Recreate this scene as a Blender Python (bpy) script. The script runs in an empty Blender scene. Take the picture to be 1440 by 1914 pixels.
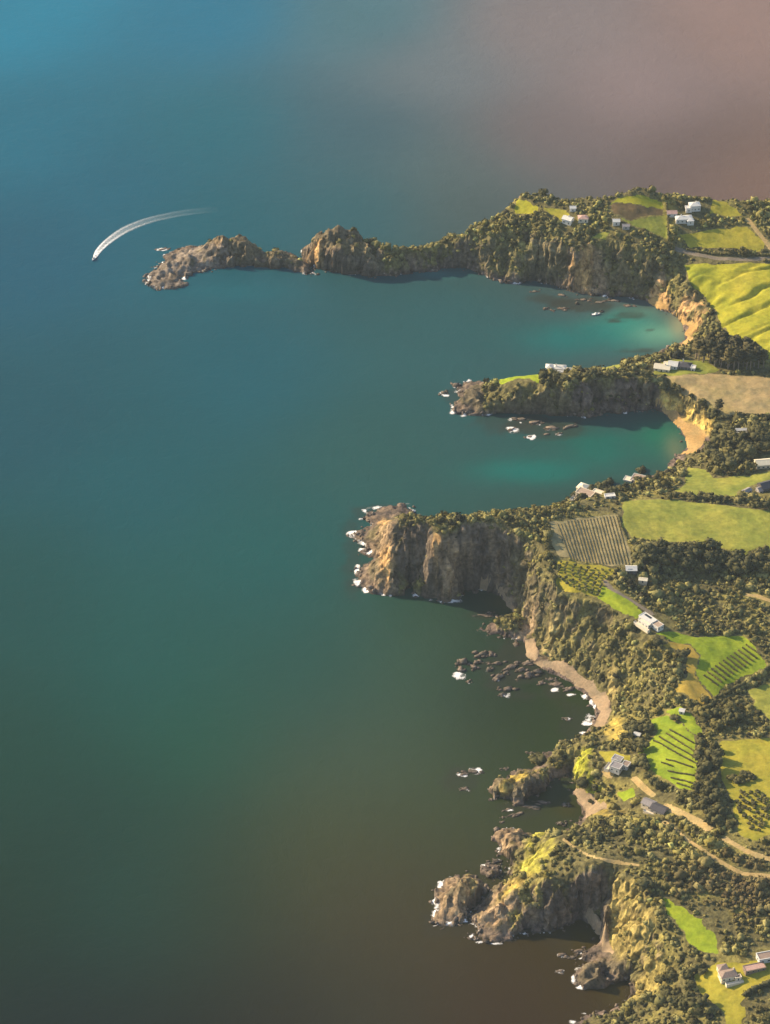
import bpy, math, random
import numpy as np
from mathutils import Vector

random.seed(7)
RNG = np.random.default_rng(11)
C = bpy.context.scene.collection
R = math.radians

# ------------------------------------------------------------------ camera
CAM_H, PITCH, VFOV = 1500.0, R(35.0), R(20.0)
W0, H0 = 1440.0, 1914.0
F0 = (H0 / 2) / math.tan(VFOV / 2)
sc = bpy.context.scene
cam_d = bpy.data.cameras.new('camera'); cam = bpy.data.objects.new('camera', cam_d); C.objects.link(cam)
cam.location = (0, 0, CAM_H); cam.rotation_euler = (math.pi / 2 - PITCH, 0, 0)
cam_d.sensor_fit = 'VERTICAL'; cam_d.angle = VFOV; cam_d.sensor_height = 24
cam_d.angle_y = VFOV
cam_d.clip_start = 1.0; cam_d.clip_end = 200000
sc.camera = cam

# ------------------------------------------------------------------ sky, sun, exposure
SUN_EL, SUN_AZ = R(26.0), R(25.0)          # low sun from the left, slightly beyond the coast
sun_dir = Vector((-math.cos(SUN_EL) * math.cos(SUN_AZ), math.cos(SUN_EL) * math.sin(SUN_AZ), math.sin(SUN_EL)))
w = bpy.data.worlds.new('World'); sc.world = w; w.use_nodes = True
nt = w.node_tree
sky = nt.nodes.new('ShaderNodeTexSky'); sky.sky_type = 'NISHITA'; sky.sun_disc = False
sky.sun_elevation = SUN_EL
sky.sun_rotation = math.atan2(sun_dir.x, sun_dir.y)
bg = nt.nodes['Background']; bg.inputs['Strength'].default_value = 0.12
nt.links.new(sky.outputs[0], bg.inputs['Color'])
sl = bpy.data.lights.new('sun', 'SUN'); sl.energy = 5.0; sl.angle = R(0.5); sl.color = (1.0, 0.79, 0.51)
so = bpy.data.objects.new('sun', sl); C.objects.link(so)
so.rotation_euler = sun_dir.to_track_quat('Z', 'Y').to_euler()
so.location = sun_dir * 3000
vs = sc.view_settings
vs.view_transform = 'Standard'; vs.look = 'None'; vs.exposure = 0.93; vs.gamma = 1.0; vs.use_curve_mapping = False

HAZE, HAZE_COL = 0.000025, (0.50, 0.60, 0.67)          # air over the coast
AIRLIGHT, SEAGAIN = (0.062, 0.05, 0.048), (1.2, 1.15, 1.05)   # what the haze adds and the light on open water, for reading water colours

# ------------------------------------------------------------------ small helpers
def tag(o, label=None, cat=None, group=None, kind=None):
    if label: o['label'] = label
    if cat: o['category'] = cat
    if group: o['group'] = group
    if kind: o['kind'] = kind
    return o

def empty(name, loc, rz=0.0):
    o = bpy.data.objects.new(name, None); C.objects.link(o)
    o.location = loc; o.rotation_euler = (0, 0, rz); o.empty_display_size = 1
    return o

def mesh_np(name, v, f, cols=None, smooth=False):
    """v Nx3, f MxK (K = 3 or 4)"""
    v = np.asarray(v, np.float32); f = np.asarray(f, np.int32)
    me = bpy.data.meshes.new(name)
    k = f.shape[1]
    me.vertices.add(len(v)); me.vertices.foreach_set('co', v.ravel())
    me.loops.add(f.size); me.loops.foreach_set('vertex_index', f.ravel())
    me.polygons.add(len(f))
    me.polygons.foreach_set('loop_start', np.arange(0, f.size, k, dtype=np.int32))
    me.polygons.foreach_set('loop_total', np.full(len(f), k, np.int32))
    if smooth: me.polygons.foreach_set('use_smooth', np.ones(len(f), bool))
    if cols is not None:
        a = me.color_attributes.new('tint', 'FLOAT_COLOR', 'POINT')
        c4 = np.ones((len(v), 4), np.float32); c4[:, :3] = cols
        a.data.foreach_set('color', c4.ravel())
    me.update(calc_edges=True)
    return me

def link(name, me, mat=None, parent=None):
    o = bpy.data.objects.new(name, me); C.objects.link(o)
    if mat is not None and len(me.materials) == 0: me.materials.append(mat)
    if parent is not None: o.parent = parent
    return o

class MB:
    """collects simple solids for one part"""
    def __init__(self): self.v = []; self.f = []
    def hexa(self, pts):
        b = len(self.v); self.v += [tuple(p) for p in pts]
        for q in ((0, 3, 2, 1), (4, 5, 6, 7), (0, 1, 5, 4), (1, 2, 6, 5), (2, 3, 7, 6), (3, 0, 4, 7)):
            self.f.append(tuple(b + i for i in q))
        return self
    def box(self, x0, x1, y0, y1, z0, z1):
        return self.hexa([(x0, y0, z0), (x1, y0, z0), (x1, y1, z0), (x0, y1, z0), (x0, y0, z1), (x1, y0, z1), (x1, y1, z1), (x0, y1, z1)])
    def poly(self, pts):
        b = len(self.v); self.v += [tuple(p) for p in pts]; self.f.append(tuple(range(b, b + len(pts)))); return self
    def tube(self, path, rad, n=6):
        b = len(self.v); m = len(path)
        for i, p in enumerate(path):
            p = Vector(p); r = rad[i]
            d = (Vector(path[min(i + 1, m - 1)]) - Vector(path[max(i - 1, 0)])).normalized()
            u = d.orthogonal().normalized(); t = d.cross(u)
            for k in range(n):
                a = 2 * math.pi * k / n
                self.v.append(tuple(p + (u * math.cos(a) + t * math.sin(a)) * r))
        for i in range(m - 1):
            for k in range(n):
                k2 = (k + 1) % n
                self.f.append((b + i * n + k, b + i * n + k2, b + (i + 1) * n + k2, b + (i + 1) * n + k))
        self.f.append(tuple(b + k for k in range(n))[::-1]); self.f.append(tuple(b + (m - 1) * n + k for k in range(n)))
        return self
    def build(self, name, mat, parent=None, smooth=False):
        me = bpy.data.meshes.new(name); me.from_pydata(self.v, [], self.f); me.update()
        if smooth: me.polygons.foreach_set('use_smooth', [True] * len(me.polygons))
        return link(name, me, mat, parent)

# ------------------------------------------------------------------ noise
_TAB = RNG.random((256, 256)).astype(np.float32) * 2 - 1
def vnoise(x, y):
    xi = np.floor(x).astype(np.int64); yi = np.floor(y).astype(np.int64)
    fx = x - xi; fy = y - yi
    fx = fx * fx * fx * (fx * (fx * 6 - 15) + 10); fy = fy * fy * fy * (fy * (fy * 6 - 15) + 10)
    a = _TAB[xi & 255, yi & 255]; b = _TAB[(xi + 1) & 255, yi & 255]
    c = _TAB[xi & 255, (yi + 1) & 255]; d = _TAB[(xi + 1) & 255, (yi + 1) & 255]
    return (a + (b - a) * fx) * (1 - fy) + (c + (d - c) * fx) * fy
def fbm(x, y, s, o=4, g=0.5):
    t = 0.0; a = 1.0; n = 0.0; ca, sa = 0.8, 0.6
    x = x / s; y = y / s
    for i in range(o):
        t = t + a * vnoise(x + 17.3 * i, y - 9.1 * i); n += a; a *= g
        x, y = (x * ca - y * sa) * 2.03, (x * sa + y * ca) * 2.03
    return t / n

_T3 = RNG.random((64, 64, 64)).astype(np.float32) * 2 - 1
def noise3(x, y, z):
    xi = np.floor(x).astype(np.int64); yi = np.floor(y).astype(np.int64); zi = np.floor(z).astype(np.int64)
    fx, fy, fz = x - xi, y - yi, z - zi
    fx = fx * fx * (3 - 2 * fx); fy = fy * fy * (3 - 2 * fy); fz = fz * fz * (3 - 2 * fz)
    def t(a, b, c): return _T3[(xi + a) & 63, (yi + b) & 63, (zi + c) & 63]
    def pl(c): return (t(0, 0, c) * (1 - fx) + t(1, 0, c) * fx) * (1 - fy) + (t(0, 1, c) * (1 - fx) + t(1, 1, c) * fx) * fy
    return pl(0) * (1 - fz) + pl(1) * fz

# ------------------------------------------------------------------ photograph pixel -> place
SP, CP = math.sin(PITCH), math.cos(PITCH)
def ray(px, py):
    u = (np.asarray(px, float) - W0 / 2) / F0; v = (H0 / 2 - np.asarray(py, float)) / F0
    return u, CP + v * SP, -SP + v * CP
def at_z(px, py, z):
    dx, dy, dz = ray(px, py); t = (np.asarray(z, float) - CAM_H) / dz
    return dx * t, dy * t
def to_px(x, y, z):
    dz = z - CAM_H; fwd = y * CP - dz * SP; up = y * SP + dz * CP
    return W0 / 2 + F0 * x / fwd, H0 / 2 - F0 * up / fwd

def dens(pts, step, closed=False):
    pts = np.asarray(pts, float); out = []
    m = len(pts)
    for i in range(m if closed else m - 1):
        a, b = pts[i], pts[(i + 1) % m]
        n = max(1, int(np.ceil(np.linalg.norm((b - a)[:2]) / step)))
        for k in range(n): out.append(a + (b - a) * k / n)
    if not closed: out.append(pts[-1])
    return np.array(out)
def pip(x, y, poly):
    ins = np.zeros(x.shape, bool); n = len(poly)
    bx0, by0 = poly.min(0); bx1, by1 = poly.max(0)
    sel = (x >= bx0) & (x <= bx1) & (y >= by0) & (y <= by1)
    xs = x[sel]; ys = y[sel]; r = np.zeros(xs.shape, bool)
    for i in range(n):
        x0, y0 = poly[i]; x1, y1 = poly[(i + 1) % n]
        if y0 == y1: continue
        c = ((y0 > ys) != (y1 > ys)) & (xs < (x1 - x0) * (ys - y0) / (y1 - y0) + x0)
        r ^= c
    ins[sel] = r
    return ins
# ------------------------------------------------------------------ shape of the land: coast lines at sea level
COASTS = [
 # main coast, from the far north-east round every headland to the south-east
 [(2600,430),(1440,430),(1300,425),(1190,420),(1100,424),(1040,420),(985,424),(930,445),(880,457),(840,466),(780,474),(735,478),(712,474),
  (690,462),(650,455),(610,455),(575,460),(564,472),(574,490),(600,502),(640,512),(665,514),(690,518),(735,515),(775,512),(800,508),(835,503),(870,503),(905,515),
  (945,530),(968,531),(985,524),(1010,527),(1040,535),(1075,548),(1095,550),(1130,555),(1170,556),(1208,562),(1228,576),(1250,583),(1268,594),(1280,612),(1280,634),(1264,645),
  (1240,652),(1215,668),(1150,684),(1080,697),(1000,711),(940,716),(900,714),(870,714),(850,722),(852,735),(862,745),(850,752),(843,770),(870,778),(900,777),(930,771),
  (965,772),(1000,775),(1060,779),(1110,780),(1150,775),(1190,771),(1222,764),(1245,776),(1265,795),(1280,818),(1284,838),(1272,848),(1250,862),
  (1243,880),(1200,900),(1130,920),(1060,945),(1000,962),(900,985),(850,978),(790,968),(764,950),(758,940),(722,945),(692,955),(677,970),(698,980),(668,993),(650,1003),
  (672,1013),(690,1020),(664,1030),(690,1042),(700,1046),(672,1062),(660,1090),(690,1108),(728,1116),(756,1113),(763,1092),(776,1096),(775,1110),(800,1120),(815,1116),(826,1124),(862,1124),
  (869,1105),(905,1103),(928,1110),(946,1126),(963,1142),(966,1150),(948,1157),(925,1162),(897,1174),(905,1188),(935,1192),(970,1198),(983,1200),(984,1228),(1003,1242),(1028,1256),(1055,1270),(1085,1288),
  (1102,1306),(1116,1330),(1110,1352),(1096,1366),(1085,1380),(1060,1392),(1030,1402),(1006,1414),(1012,1428),(985,1438),(958,1442),(935,1455),(915,1476),(925,1496),(944,1488),(950,1500),(980,1506),(990,1490),
  (1010,1482),(1030,1458),(1050,1452),(1080,1458),(1082,1470),(1070,1478),(1076,1492),(1084,1510),(1092,1528),(1060,1546),(1030,1556),(1005,1562),(985,1556),(960,1550),(926,1550),(922,1572),
  (940,1582),(930,1592),(948,1600),(960,1616),(945,1628),(950,1640),(925,1660),(905,1684),(884,1706),(882,1726),(904,1736),(876,1748),(890,1761),(917,1766),(952,1757),(962,1744),(1000,1746),(1050,1739),(1086,1722),
  (1088,1712),(1106,1736),(1124,1760),(1112,1768),(1092,1775),(1086,1790),(1105,1800),(1080,1806),(1070,1820),(1072,1836),(1088,1850),(1125,1848),(1150,1836),(1168,1830),(1176,1846),(1170,1868),(1178,1882),
  (1130,1888),(1110,1896),(1080,1906),(1062,1920),(1030,1960),(1000,2300),(1000,3200),(2600,3200)],
 # rocks off the far point
 [(588,513),(560,511),(535,500),(500,501),(470,496),(440,497),(405,504),(372,508),(350,518),(352,534),(322,542),(292,543),(270,532),(268,522),(282,510),(296,506),(288,498),(306,490),(303,478),(325,468),(345,462),(385,461),
  (430,455),(470,462),(500,476),(520,471),(548,476),(582,496)],
 # outer stack of the near headland
 [(818,1652),(840,1640),(862,1634),(888,1636),(908,1654),(898,1676),(880,1700),(872,1722),(846,1730),(815,1728),(808,1712),(818,1692),(814,1672)],
 [(898,1622),(912,1612),(932,1612),(936,1632),(918,1640),(904,1636)],
]
# ------------------------------------------------------------------ heights: (px, py, z)
HL = [
 # far headland
 [(572,500,3),(545,486,5),(520,464,15),(500,486,3),(472,472,8),(445,443,24),(415,446,22),(398,456,15),(380,482,5),(350,482,8),(325,486,6),(305,505,3)],[(285,525,2.5),(335,530,3)],[(520,490,6),(440,488,6)],
 [(690,472,20),(660,436,31),(640,421,38),(615,426,36),(604,450,22),(590,458,18),(576,464,11)],[(612,470,22),(690,480,20)],
 [(720,468,22),(780,466,21),(840,456,26),(880,430,40),(930,402,50),(960,372,60),(985,356,67),(1015,364,66),(1060,374,64),(1140,366,69),(1190,347,78),(1240,360,72),(1300,368,66),(1440,376,64),(1600,380,62)],
 [(880,470,24),(920,440,40),(960,425,46),(1000,430,48),(1040,448,47),(1066,458,47),(1085,455,49),(1110,452,49),(1140,452,50),(1200,466,46),(1240,480,40),(1262,505,30)],
 [(1080,540,4),(1120,542,5),(1200,550,4),(1225,556,4)],
 [(1000,395,58),(1070,402,60),(1100,412,57),(1190,388,66),(1250,390,62),(1300,398,60),(1400,398,58),(1600,398,58)],
 [(1200,432,54),(1340,440,50),(1440,442,50),(1600,442,50)],[(1290,470,42),(1350,482,42),(1440,486,42),(1600,486,42)],
 [(1290,510,37),(1360,515,40),(1440,515,42),(1600,515,44)],[(1335,580,24),(1440,600,32),(1600,600,40)],[(1340,640,20),(1440,660,27),(1600,660,34)],
 [(1232,536,14),(1262,552,15),(1300,562,16),(1322,585,17),(1318,606,15),(1296,634,11)],[(1240,570,4),(1280,592,4),(1298,612,4),(1290,632,3)],
 # second headland
 [(1290,655,15),(1260,672,20),(1200,684,25),(1140,690,27),(1050,696,30),(980,700,26),(930,709,19),(895,724,11),(866,746,6)],
 [(935,722,17),(980,718,26),(1050,712,30),(1130,708,32),(1200,708,29),(1232,724,23)],[(870,760,3),(900,766,4)],
 [(1350,694,23),(1440,690,26),(1600,690,28)],[(1260,706,27),(1350,702,26),(1440,712,28),(1600,712,30)],[(1290,732,25),(1340,768,22),(1440,775,26),(1600,775,28)],
 [(1238,733,15),(1262,742,15),(1290,755,14),(1312,770,13),(1337,798,12)],[(1238,758,3.5),(1262,772,3.5),(1285,788,3.5),(1308,802,3.5),(1326,815,3.5),(1310,840,3.5)],
 [(1350,830,20),(1440,830,25),(1600,830,27)],[(1300,868,16),(1340,882,25),(1440,882,28),(1600,882,30)],
 # third headland
 [(1256,878,18),(1240,892,25),(1200,896,34),(1170,908,38),(1100,930,47),(1060,944,52),(1000,955,60),(940,962,66),(850,968,66),(790,968,66),(748,972,62)],
 [(738,985,54),(752,974,62),(775,970,66),(797,970,66),(804,986,63),(812,1004,59),(830,1008,58),(846,1004,58),(854,978,66),(900,974,67),(936,980,64)],
 [(814,1046,36),(826,1052,34),(838,1085,18),(846,1112,5)],[(760,1090,3),(796,1092,3)],[(868,1100,2),(905,1099,3)],
 [(718,968,46),(732,990,46),(736,1030,33),(736,1070,20),(742,1100,8)],[(705,985,24),(712,1010,18),(720,1050,14)],[(690,1000,4),(704,1040,4),(690,1078,4),(728,1106,3)],[(700,958,2.5),(745,952,3)],
 [(1170,946,48),(1300,955,48),(1440,955,50),(1600,955,52)],[(1260,912,34),(1330,912,35),(1440,916,38),(1600,916,42)],[(1160,1030,55),(1300,1018,50),(1440,1030,50),(1600,1030,52)],
 [(1040,985,59),(1048,1040,57)],[(1170,1060,54),(1160,966,52)],
 [(938,985,63),(960,992,62),(988,1004,60),(1012,1040,58),(1030,1072,56),(1062,1102,54),(1110,1125,53),(1160,1140,52),(1205,1168,51),(1235,1196,49),(1268,1225,46),(1272,1268,42),(1290,1300,40),(1330,1325,37)],
 [(940,1094,6),(956,1118,5),(975,1145,5),(1000,1184,6),(1010,1222,5),(1040,1240,5),(1070,1254,5),(1100,1274,5),(1130,1298,5),(1142,1330,5),(1128,1358,4)],
 [(925,1170,7),(958,1164,12)],[(940,1186,4),(968,1180,14)],
 [(1180,1066,53),(1150,1110,54)],[(1217,1165,52),(1260,1150,47)],[(1200,1100,47),(1300,1080,40),(1440,1085,42),(1600,1085,44)],[(1300,1150,40),(1440,1150,42),(1600,1150,44)],
 [(1290,1190,47),(1340,1230,44),(1420,1200,42),(1600,1200,44)],[(1320,1300,37),(1400,1290,35),(1440,1330,35),(1600,1330,37)],
 # coves and near headland
 [(1250,1332,34),(1290,1390,36)],[(1200,1345,24),(1160,1345,13)],[(1250,1400,35),(1300,1470,38)],[(1210,1412,29),(1240,1450,33)],[(1340,1440,42),(1440,1400,42),(1600,1400,44)],[(1440,1480,46),(1330,1540,46),(1400,1560,50),(1600,1560,52)],
 [(1155,1440,24),(1120,1420,22),(1095,1400,20),(1080,1425,17),(1076,1450,11)],[(1105,1462,12),(1130,1485,14)],[(1180,1490,23),(1230,1515,31),(1300,1540,42)],[(1104,1480,4),(1124,1500,5)],[(1150,1520,14),(1170,1512,20)],
 [(1010,1434,9),(985,1444,17),(955,1464,12),(935,1480,5)],[(1000,1452,15),(985,1480,6)],[(1040,1430,4),(1064,1432,4)],[(1070,1402,11),(1024,1410,8)],
 [(985,1562,16),(1008,1566,30),(1040,1562,38),(1090,1548,37),(1140,1545,36),(1180,1550,40)],[(935,1560,9),(960,1562,12),(950,1580,9)],[(995,1600,34),(965,1640,20),(940,1668,16),(910,1704,9)],
 [(1005,1640,40),(1035,1644,46),(1070,1650,48),(1095,1672,46),(1110,1690,40),(1128,1672,47),(1150,1654,50),(1190,1640,53),(1222,1680,50),(1232,1730,46),(1244,1764,43),(1262,1800,38)],
 [(985,1660,33),(975,1690,20),(940,1726,6)],[(1080,1620,50),(1150,1600,50),(1300,1600,50),(1440,1620,52),(1600,1620,54)],[(1250,1660,52),(1440,1700,52),(1600,1700,54)],
 [(1100,1712,5),(1128,1736,6),(1148,1766,6),(1160,1800,8)],[(1090,1715,3),(1050,1733,2)],
 [(874,1640,21),(862,1664,16),(846,1690,8)],[(880,1660,16),(868,1700,7)],[(920,1620,7),(930,1628,6)],
 [(1290,1730,50),(1340,1780,50),(1360,1822,50),(1440,1800,52),(1600,1800,54)],[(1440,1900,50),(1600,1900,52)],[(1330,1880,44),(1280,1830,40),(1240,1830,28),(1205,1862,16),(1190,1900,14)],[(1250,1935,30),(1150,1905,9),(1100,1905,6)],
 [(1086,1818,7),(1100,1808,8)],[(1130,1805,3),(1125,1825,2.5)],[(1150,1800,9),(1155,1825,6),(1120,1840,5),(1090,1842,5)],[(1110,1785,4),(1130,1780,4)],[(1200,1980,20),(1600,2000,48),(1200,2300,30),(1600,2400,45)],
]
# ------------------------------------------------------------------ height field (membrane through the coast and height lines)
GX0, GX1, GY0, GY1, GS = -300.0, 1110.0, 940.0, 2764.0, 3.0
coast_w = []
for c in COASTS:
    c = np.array(c, float); x, y = at_z(c[:, 0], c[:, 1], 0.0)
    p = dens(np.stack([x, y], 1), 4.0, True)
    n1 = fbm(p[:, 0], p[:, 1], 16, 3); n2 = fbm(p[:, 0] + 300, p[:, 1], 16, 3)
    k = 2.2
    p = p + np.stack([n1, n2], 1) * k
    coast_w.append(p)
hs = []
for l in HL:
    l = np.array(l, float); x, y = at_z(l[:, 0], l[:, 1], l[:, 2])
    hs.append(dens(np.stack([x, y, l[:, 2]], 1), 1.5))
hs = np.concatenate(hs)
def solve():
    z = None
    for s, its in ((48, 300), (24, 300), (12, 250), (6, 200), (3, 140)):
        nx = int((GX1 - GX0) / s) + 1; ny = int((GY1 - GY0) / s) + 1
        xs = GX0 + np.arange(nx) * s; ys = GY0 + np.arange(ny) * s
        X, Y = np.meshgrid(xs, ys, indexing='ij')
        land = np.zeros(X.shape, bool)
        for p in coast_w: land |= pip(X, Y, p)
        ix = np.clip(np.rint((hs[:, 0] - GX0) / s).astype(int), 0, nx - 1); iy = np.clip(np.rint((hs[:, 1] - GY0) / s).astype(int), 0, ny - 1)
        cnt = np.zeros(X.shape); sm = np.zeros(X.shape)
        np.add.at(cnt, (ix, iy), 1); np.add.at(sm, (ix, iy), hs[:, 2])
        fix = cnt > 0; val = np.where(fix, sm / np.maximum(cnt, 1), 0)
        fix |= ~land; val = np.where(land, val, 0.0)
        if z is None: z = np.full(X.shape, 20.0)
        else: z = bil(zp, (X - GX0) / sp, (Y - GY0) / sp)
        z = np.where(fix, val, z)
        for i in range(its):
            q = np.pad(z, 1, mode='edge')
            n = 0.25 * (q[2:, 1:-1] + q[:-2, 1:-1] + q[1:-1, 2:] + q[1:-1, :-2])
            z = np.where(fix, val, n)
        zp, sp = z, s
    for i in range(3):
        q = np.pad(z, 1, mode='edge')
        n = 0.25 * (q[2:, 1:-1] + q[:-2, 1:-1] + q[1:-1, 2:] + q[1:-1, :-2])
        z = np.where(land, 0.5 * z + 0.5 * n, z)
    return X, Y, z, land
def bil(g, u, v):
    u = np.clip(u, 0, g.shape[0] - 1.001); v = np.clip(v, 0, g.shape[1] - 1.001)
    i = u.astype(int); j = v.astype(int); a = u - i; b = v - j
    return (g[i, j] * (1 - a) + g[i + 1, j] * a) * (1 - b) + (g[i, j + 1] * (1 - a) + g[i + 1, j + 1] * a) * b
SX, SY, SZ, LAND = solve()
# distance to land for the sea bed and the water colour
cp = np.concatenate(coast_w)
def dist_to(px_, py_, pts, chunk=4000):
    out = np.empty(len(px_), np.float32)
    for i in range(0, len(px_), chunk):
        d = (px_[i:i + chunk, None] - pts[None, :, 0]) ** 2 + (py_[i:i + chunk, None] - pts[None, :, 1]) ** 2
        out[i:i + chunk] = np.sqrt(d.min(1))
    return out
DS = 12.0
dx_ = np.arange(GX0 - 300, GX1 + DS, DS); dy_ = np.arange(GY0, GY1 + 600, DS)
DX, DY = np.meshgrid(dx_, dy_, indexing='ij')
DIST = dist_to(DX.ravel().astype(np.float32), DY.ravel().astype(np.float32), cp[::2].astype(np.float32)).reshape(DX.shape)
def coast_dist(x, y): return bil(DIST, (x - dx_[0]) / DS, (y - dy_[0]) / DS)
# slope of the smooth land decides where it is craggy
gx, gy = np.gradient(SZ, GS); SLOPE = np.hypot(gx, gy)
for i in range(2):
    q = np.pad(SLOPE, 1, mode='edge'); SLOPE = np.maximum(SLOPE, 0.2 * (q[2:, 1:-1] + q[:-2, 1:-1] + q[1:-1, 2:] + q[1:-1, :-2] + SLOPE))
def base_h(x, y): return bil(SZ, (x - GX0) / GS, (y - GY0) / GS)
def slope_s(x, y): return bil(SLOPE, (x - GX0) / GS, (y - GY0) / GS)
CRAG = []
for (a_, b_, r_) in [(330,500,40),(430,480,55),(530,490,40),(640,480,60),(720,490,35),(728,1000,26),(734,1060,24),(850,1680,50),(915,1690,45),(950,1570,35),(950,1475,38),(860,755,32),(905,750,30),(1105,1815,36),(935,1170,28),(1060,1410,28)]:
    CRAG.append((*(float(q) for q in at_z(a_, b_, 4.0)), r_))
DAMP = [float(q) for q in at_z(835, 1090, 10.0)]
def height(x, y, calm=None):
    st = np.clip((slope_s(x, y) - 0.25) / 0.7, 0, 1)
    if calm is not None: st = st * (1 - calm)
    st = st * (1 - 0.6 * np.clip(1.8 * (1 - np.hypot(x - DAMP[0], y - DAMP[1]) / 75), 0, 1))
    z0 = base_h(x, y)
    low = np.clip(1 - z0 / 9.0, 0, 1) * np.clip(z0 / 0.5, 0, 1)
    if calm is not None: low = low * (1 - calm)
    rg = 1 - 2.4 * np.abs(fbm(x - 31, y + 9, 15, 3))
    ax = st * (8.5 * fbm(x, y, 30, 3) + 5.0 * fbm(x + 91, y, 10, 4, 0.6)); ay = st * (8.5 * fbm(x, y + 500, 30, 3) + 4.5 * rg + 5.0 * fbm(x, y + 77, 9, 4, 0.6))
    ax = ax + st * 7 * fbm(x + 40, y, 60, 2); ay = ay + st * 9 * fbm(x, y - 40, 55, 2)
    z = base_h(x + ax, y + ay)
    cg = np.zeros_like(z)
    for (a_, b_, r_) in CRAG: cg = np.maximum(cg, np.clip(1.6 * (1 - np.hypot(x - a_, y - b_) / r_), 0, 1))
    z = z + cg * np.clip(z / 4, 0, 1) * (6.5 * (0.75 - 2.0 * np.abs(fbm(x + 7, y * 0.8, 17, 4, 0.55))) + 2.0 * fbm(x, y, 6, 3, 0.6))
    r1 = 1 - np.abs(fbm(x + 11, y, 13, 3)) * 2.0
    z = z + (st * 3.4) * (r1 - 0.5) * np.clip(z / 3.0, 0, 1) + st * 1.6 * fbm(x + 5, y, 4.5, 2) * np.clip(z / 2.0, 0, 1)
    z = z + low * (2.6 * fbm(x, y, 8, 4, 0.6) + 1.5 * (0.8 - 2 * np.abs(vnoise(x / 4.5, y / 8.0))) )
    out = ~(bil(LAND.astype(np.float32), (x - GX0) / GS, (y - GY0) / GS) > 0.45)
    sea = -0.22 * np.maximum(coast_dist(x, y), 0) - 0.35
    return np.where(out, np.minimum(z - 0.3, np.maximum(sea, -7)), np.maximum(z, 0.15) if False else z)

# final grid
def axis(a, b, s, lo, hi):
    m = list(np.arange(a, b + s / 2, s)); d = s; v = m[0]; pre = []
    while v > lo: d *= 1.35; v -= d; pre.append(v)
    d = s; v = m[-1]; post = []
    while v < hi: d *= 1.35; v += d; post.append(v)
    return np.array(pre[::-1] + m + post)
GRID = 1.6
xs = axis(-280, 540, GRID, -281, 1000); ys = axis(1420, 2705, GRID, 1000, 2706)
VX, VY = np.meshgrid(xs, ys, indexing='ij')
NXV, NYV = VX.shape
VZ0 = height(VX, VY)
def grid_h(x, y, g=None):
    g = VZ0 if g is None else g
    u = np.interp(x, xs, np.arange(NXV)); v = np.interp(y, ys, np.arange(NYV))
    return bil(g, u, v)
def ground(px, py):
    """where the sight line through a photograph pixel meets the land"""
    px = np.atleast_1d(np.asarray(px, float)); py = np.atleast_1d(np.asarray(py, float))
    dx, dy, dz = ray(px, py)
    zz = np.linspace(95, 0.05, 420)
    t = (zz[None, :] - CAM_H) / dz[:, None]
    h = grid_h(dx[:, None] * t, dy[:, None] * t)
    hit = h >= zz[None, :]; hit[:, -1] = True
    k = hit.argmax(1); tt = t[np.arange(len(px)), k]
    return dx * tt, dy * tt, np.where(k == len(zz) - 1, 0.0, zz[k])
# ------------------------------------------------------------------ materials
def new_mat(name):
    m = bpy.data.materials.new(name); m.use_nodes = True
    return m, m.node_tree, m.node_tree.nodes['Principled BSDF']
def noise_node(n, scale, detail=4, rough=0.55, coord='Object'):
    tc = n.nodes.new('ShaderNodeTexCoord'); t = n.nodes.new('ShaderNodeTexNoise')
    t.inputs['Scale'].default_value = scale; t.inputs['Detail'].default_value = detail; t.inputs['Roughness'].default_value = rough
    n.links.new(tc.outputs[coord], t.inputs['Vector'])
    return t
def ramp(n, src, stops):
    r = n.nodes.new('ShaderNodeValToRGB'); n.links.new(src, r.inputs['Fac'])
    e = r.color_ramp.elements
    while len(e) < len(stops): e.new(0.5)
    for i, (p, c) in enumerate(stops): e[i].position = p; e[i].color = (*c, 1)
    return r.outputs['Color']
def mul(n, a, b, fac=1.0, mode='MULTIPLY'):
    m = n.nodes.new('ShaderNodeMix'); m.data_type = 'RGBA'; m.blend_type = mode; m.inputs['Factor'].default_value = fac
    for s, i in ((a, 6), (b, 7)):
        if isinstance(s, tuple): m.inputs[i].default_value = (*s, 1)
        else: n.links.new(s, m.inputs[i])
    return m.outputs[2]
def bump(n, b, src, dist, strength=1.0):
    q = n.nodes.new('ShaderNodeBump'); q.inputs['Distance'].default_value = dist; q.inputs['Strength'].default_value = strength
    n.links.new(src, q.inputs['Height']); n.links.new(q.outputs[0], b.inputs['Normal'])
def plain(name, col, rough=0.7, var=0.25, scale=0.6, metal=0.0):
    m, n, b = new_mat(name)
    t = noise_node(n, scale, 5)
    c = mul(n, (*col,), ramp(n, t.outputs['Fac'], [(0.3, (1 - var,) * 3), (0.7, (1 + var * 0.3,) * 3)]))
    n.links.new(c, b.inputs['Base Color']); b.inputs['Roughness'].default_value = rough; b.inputs['Metallic'].default_value = metal
    b.inputs['Specular IOR Level'].default_value = 0.3
    return m
def tinted(name, var=0.35, scale=0.25, rough=0.9, bd=0.0, spec=0.15):
    """colour comes from the mesh's own tint, broken up by fine noise"""
    m, n, b = new_mat(name)
    a = n.nodes.new('ShaderNodeAttribute'); a.attribute_name = 'tint'
    t = noise_node(n, scale, 6, 0.65)
    c = mul(n, a.outputs['Color'], ramp(n, t.outputs['Fac'], [(0.32, (1 - var,) * 3), (0.5, (1.0,) * 3), (0.68, (1 + var,) * 3)]))
    n.links.new(c, b.inputs['Base Color']); b.inputs['Roughness'].default_value = rough; b.inputs['Specular IOR Level'].default_value = spec
    if bd: bump(n, b, t.outputs['Fac'], bd)
    return m
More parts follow.
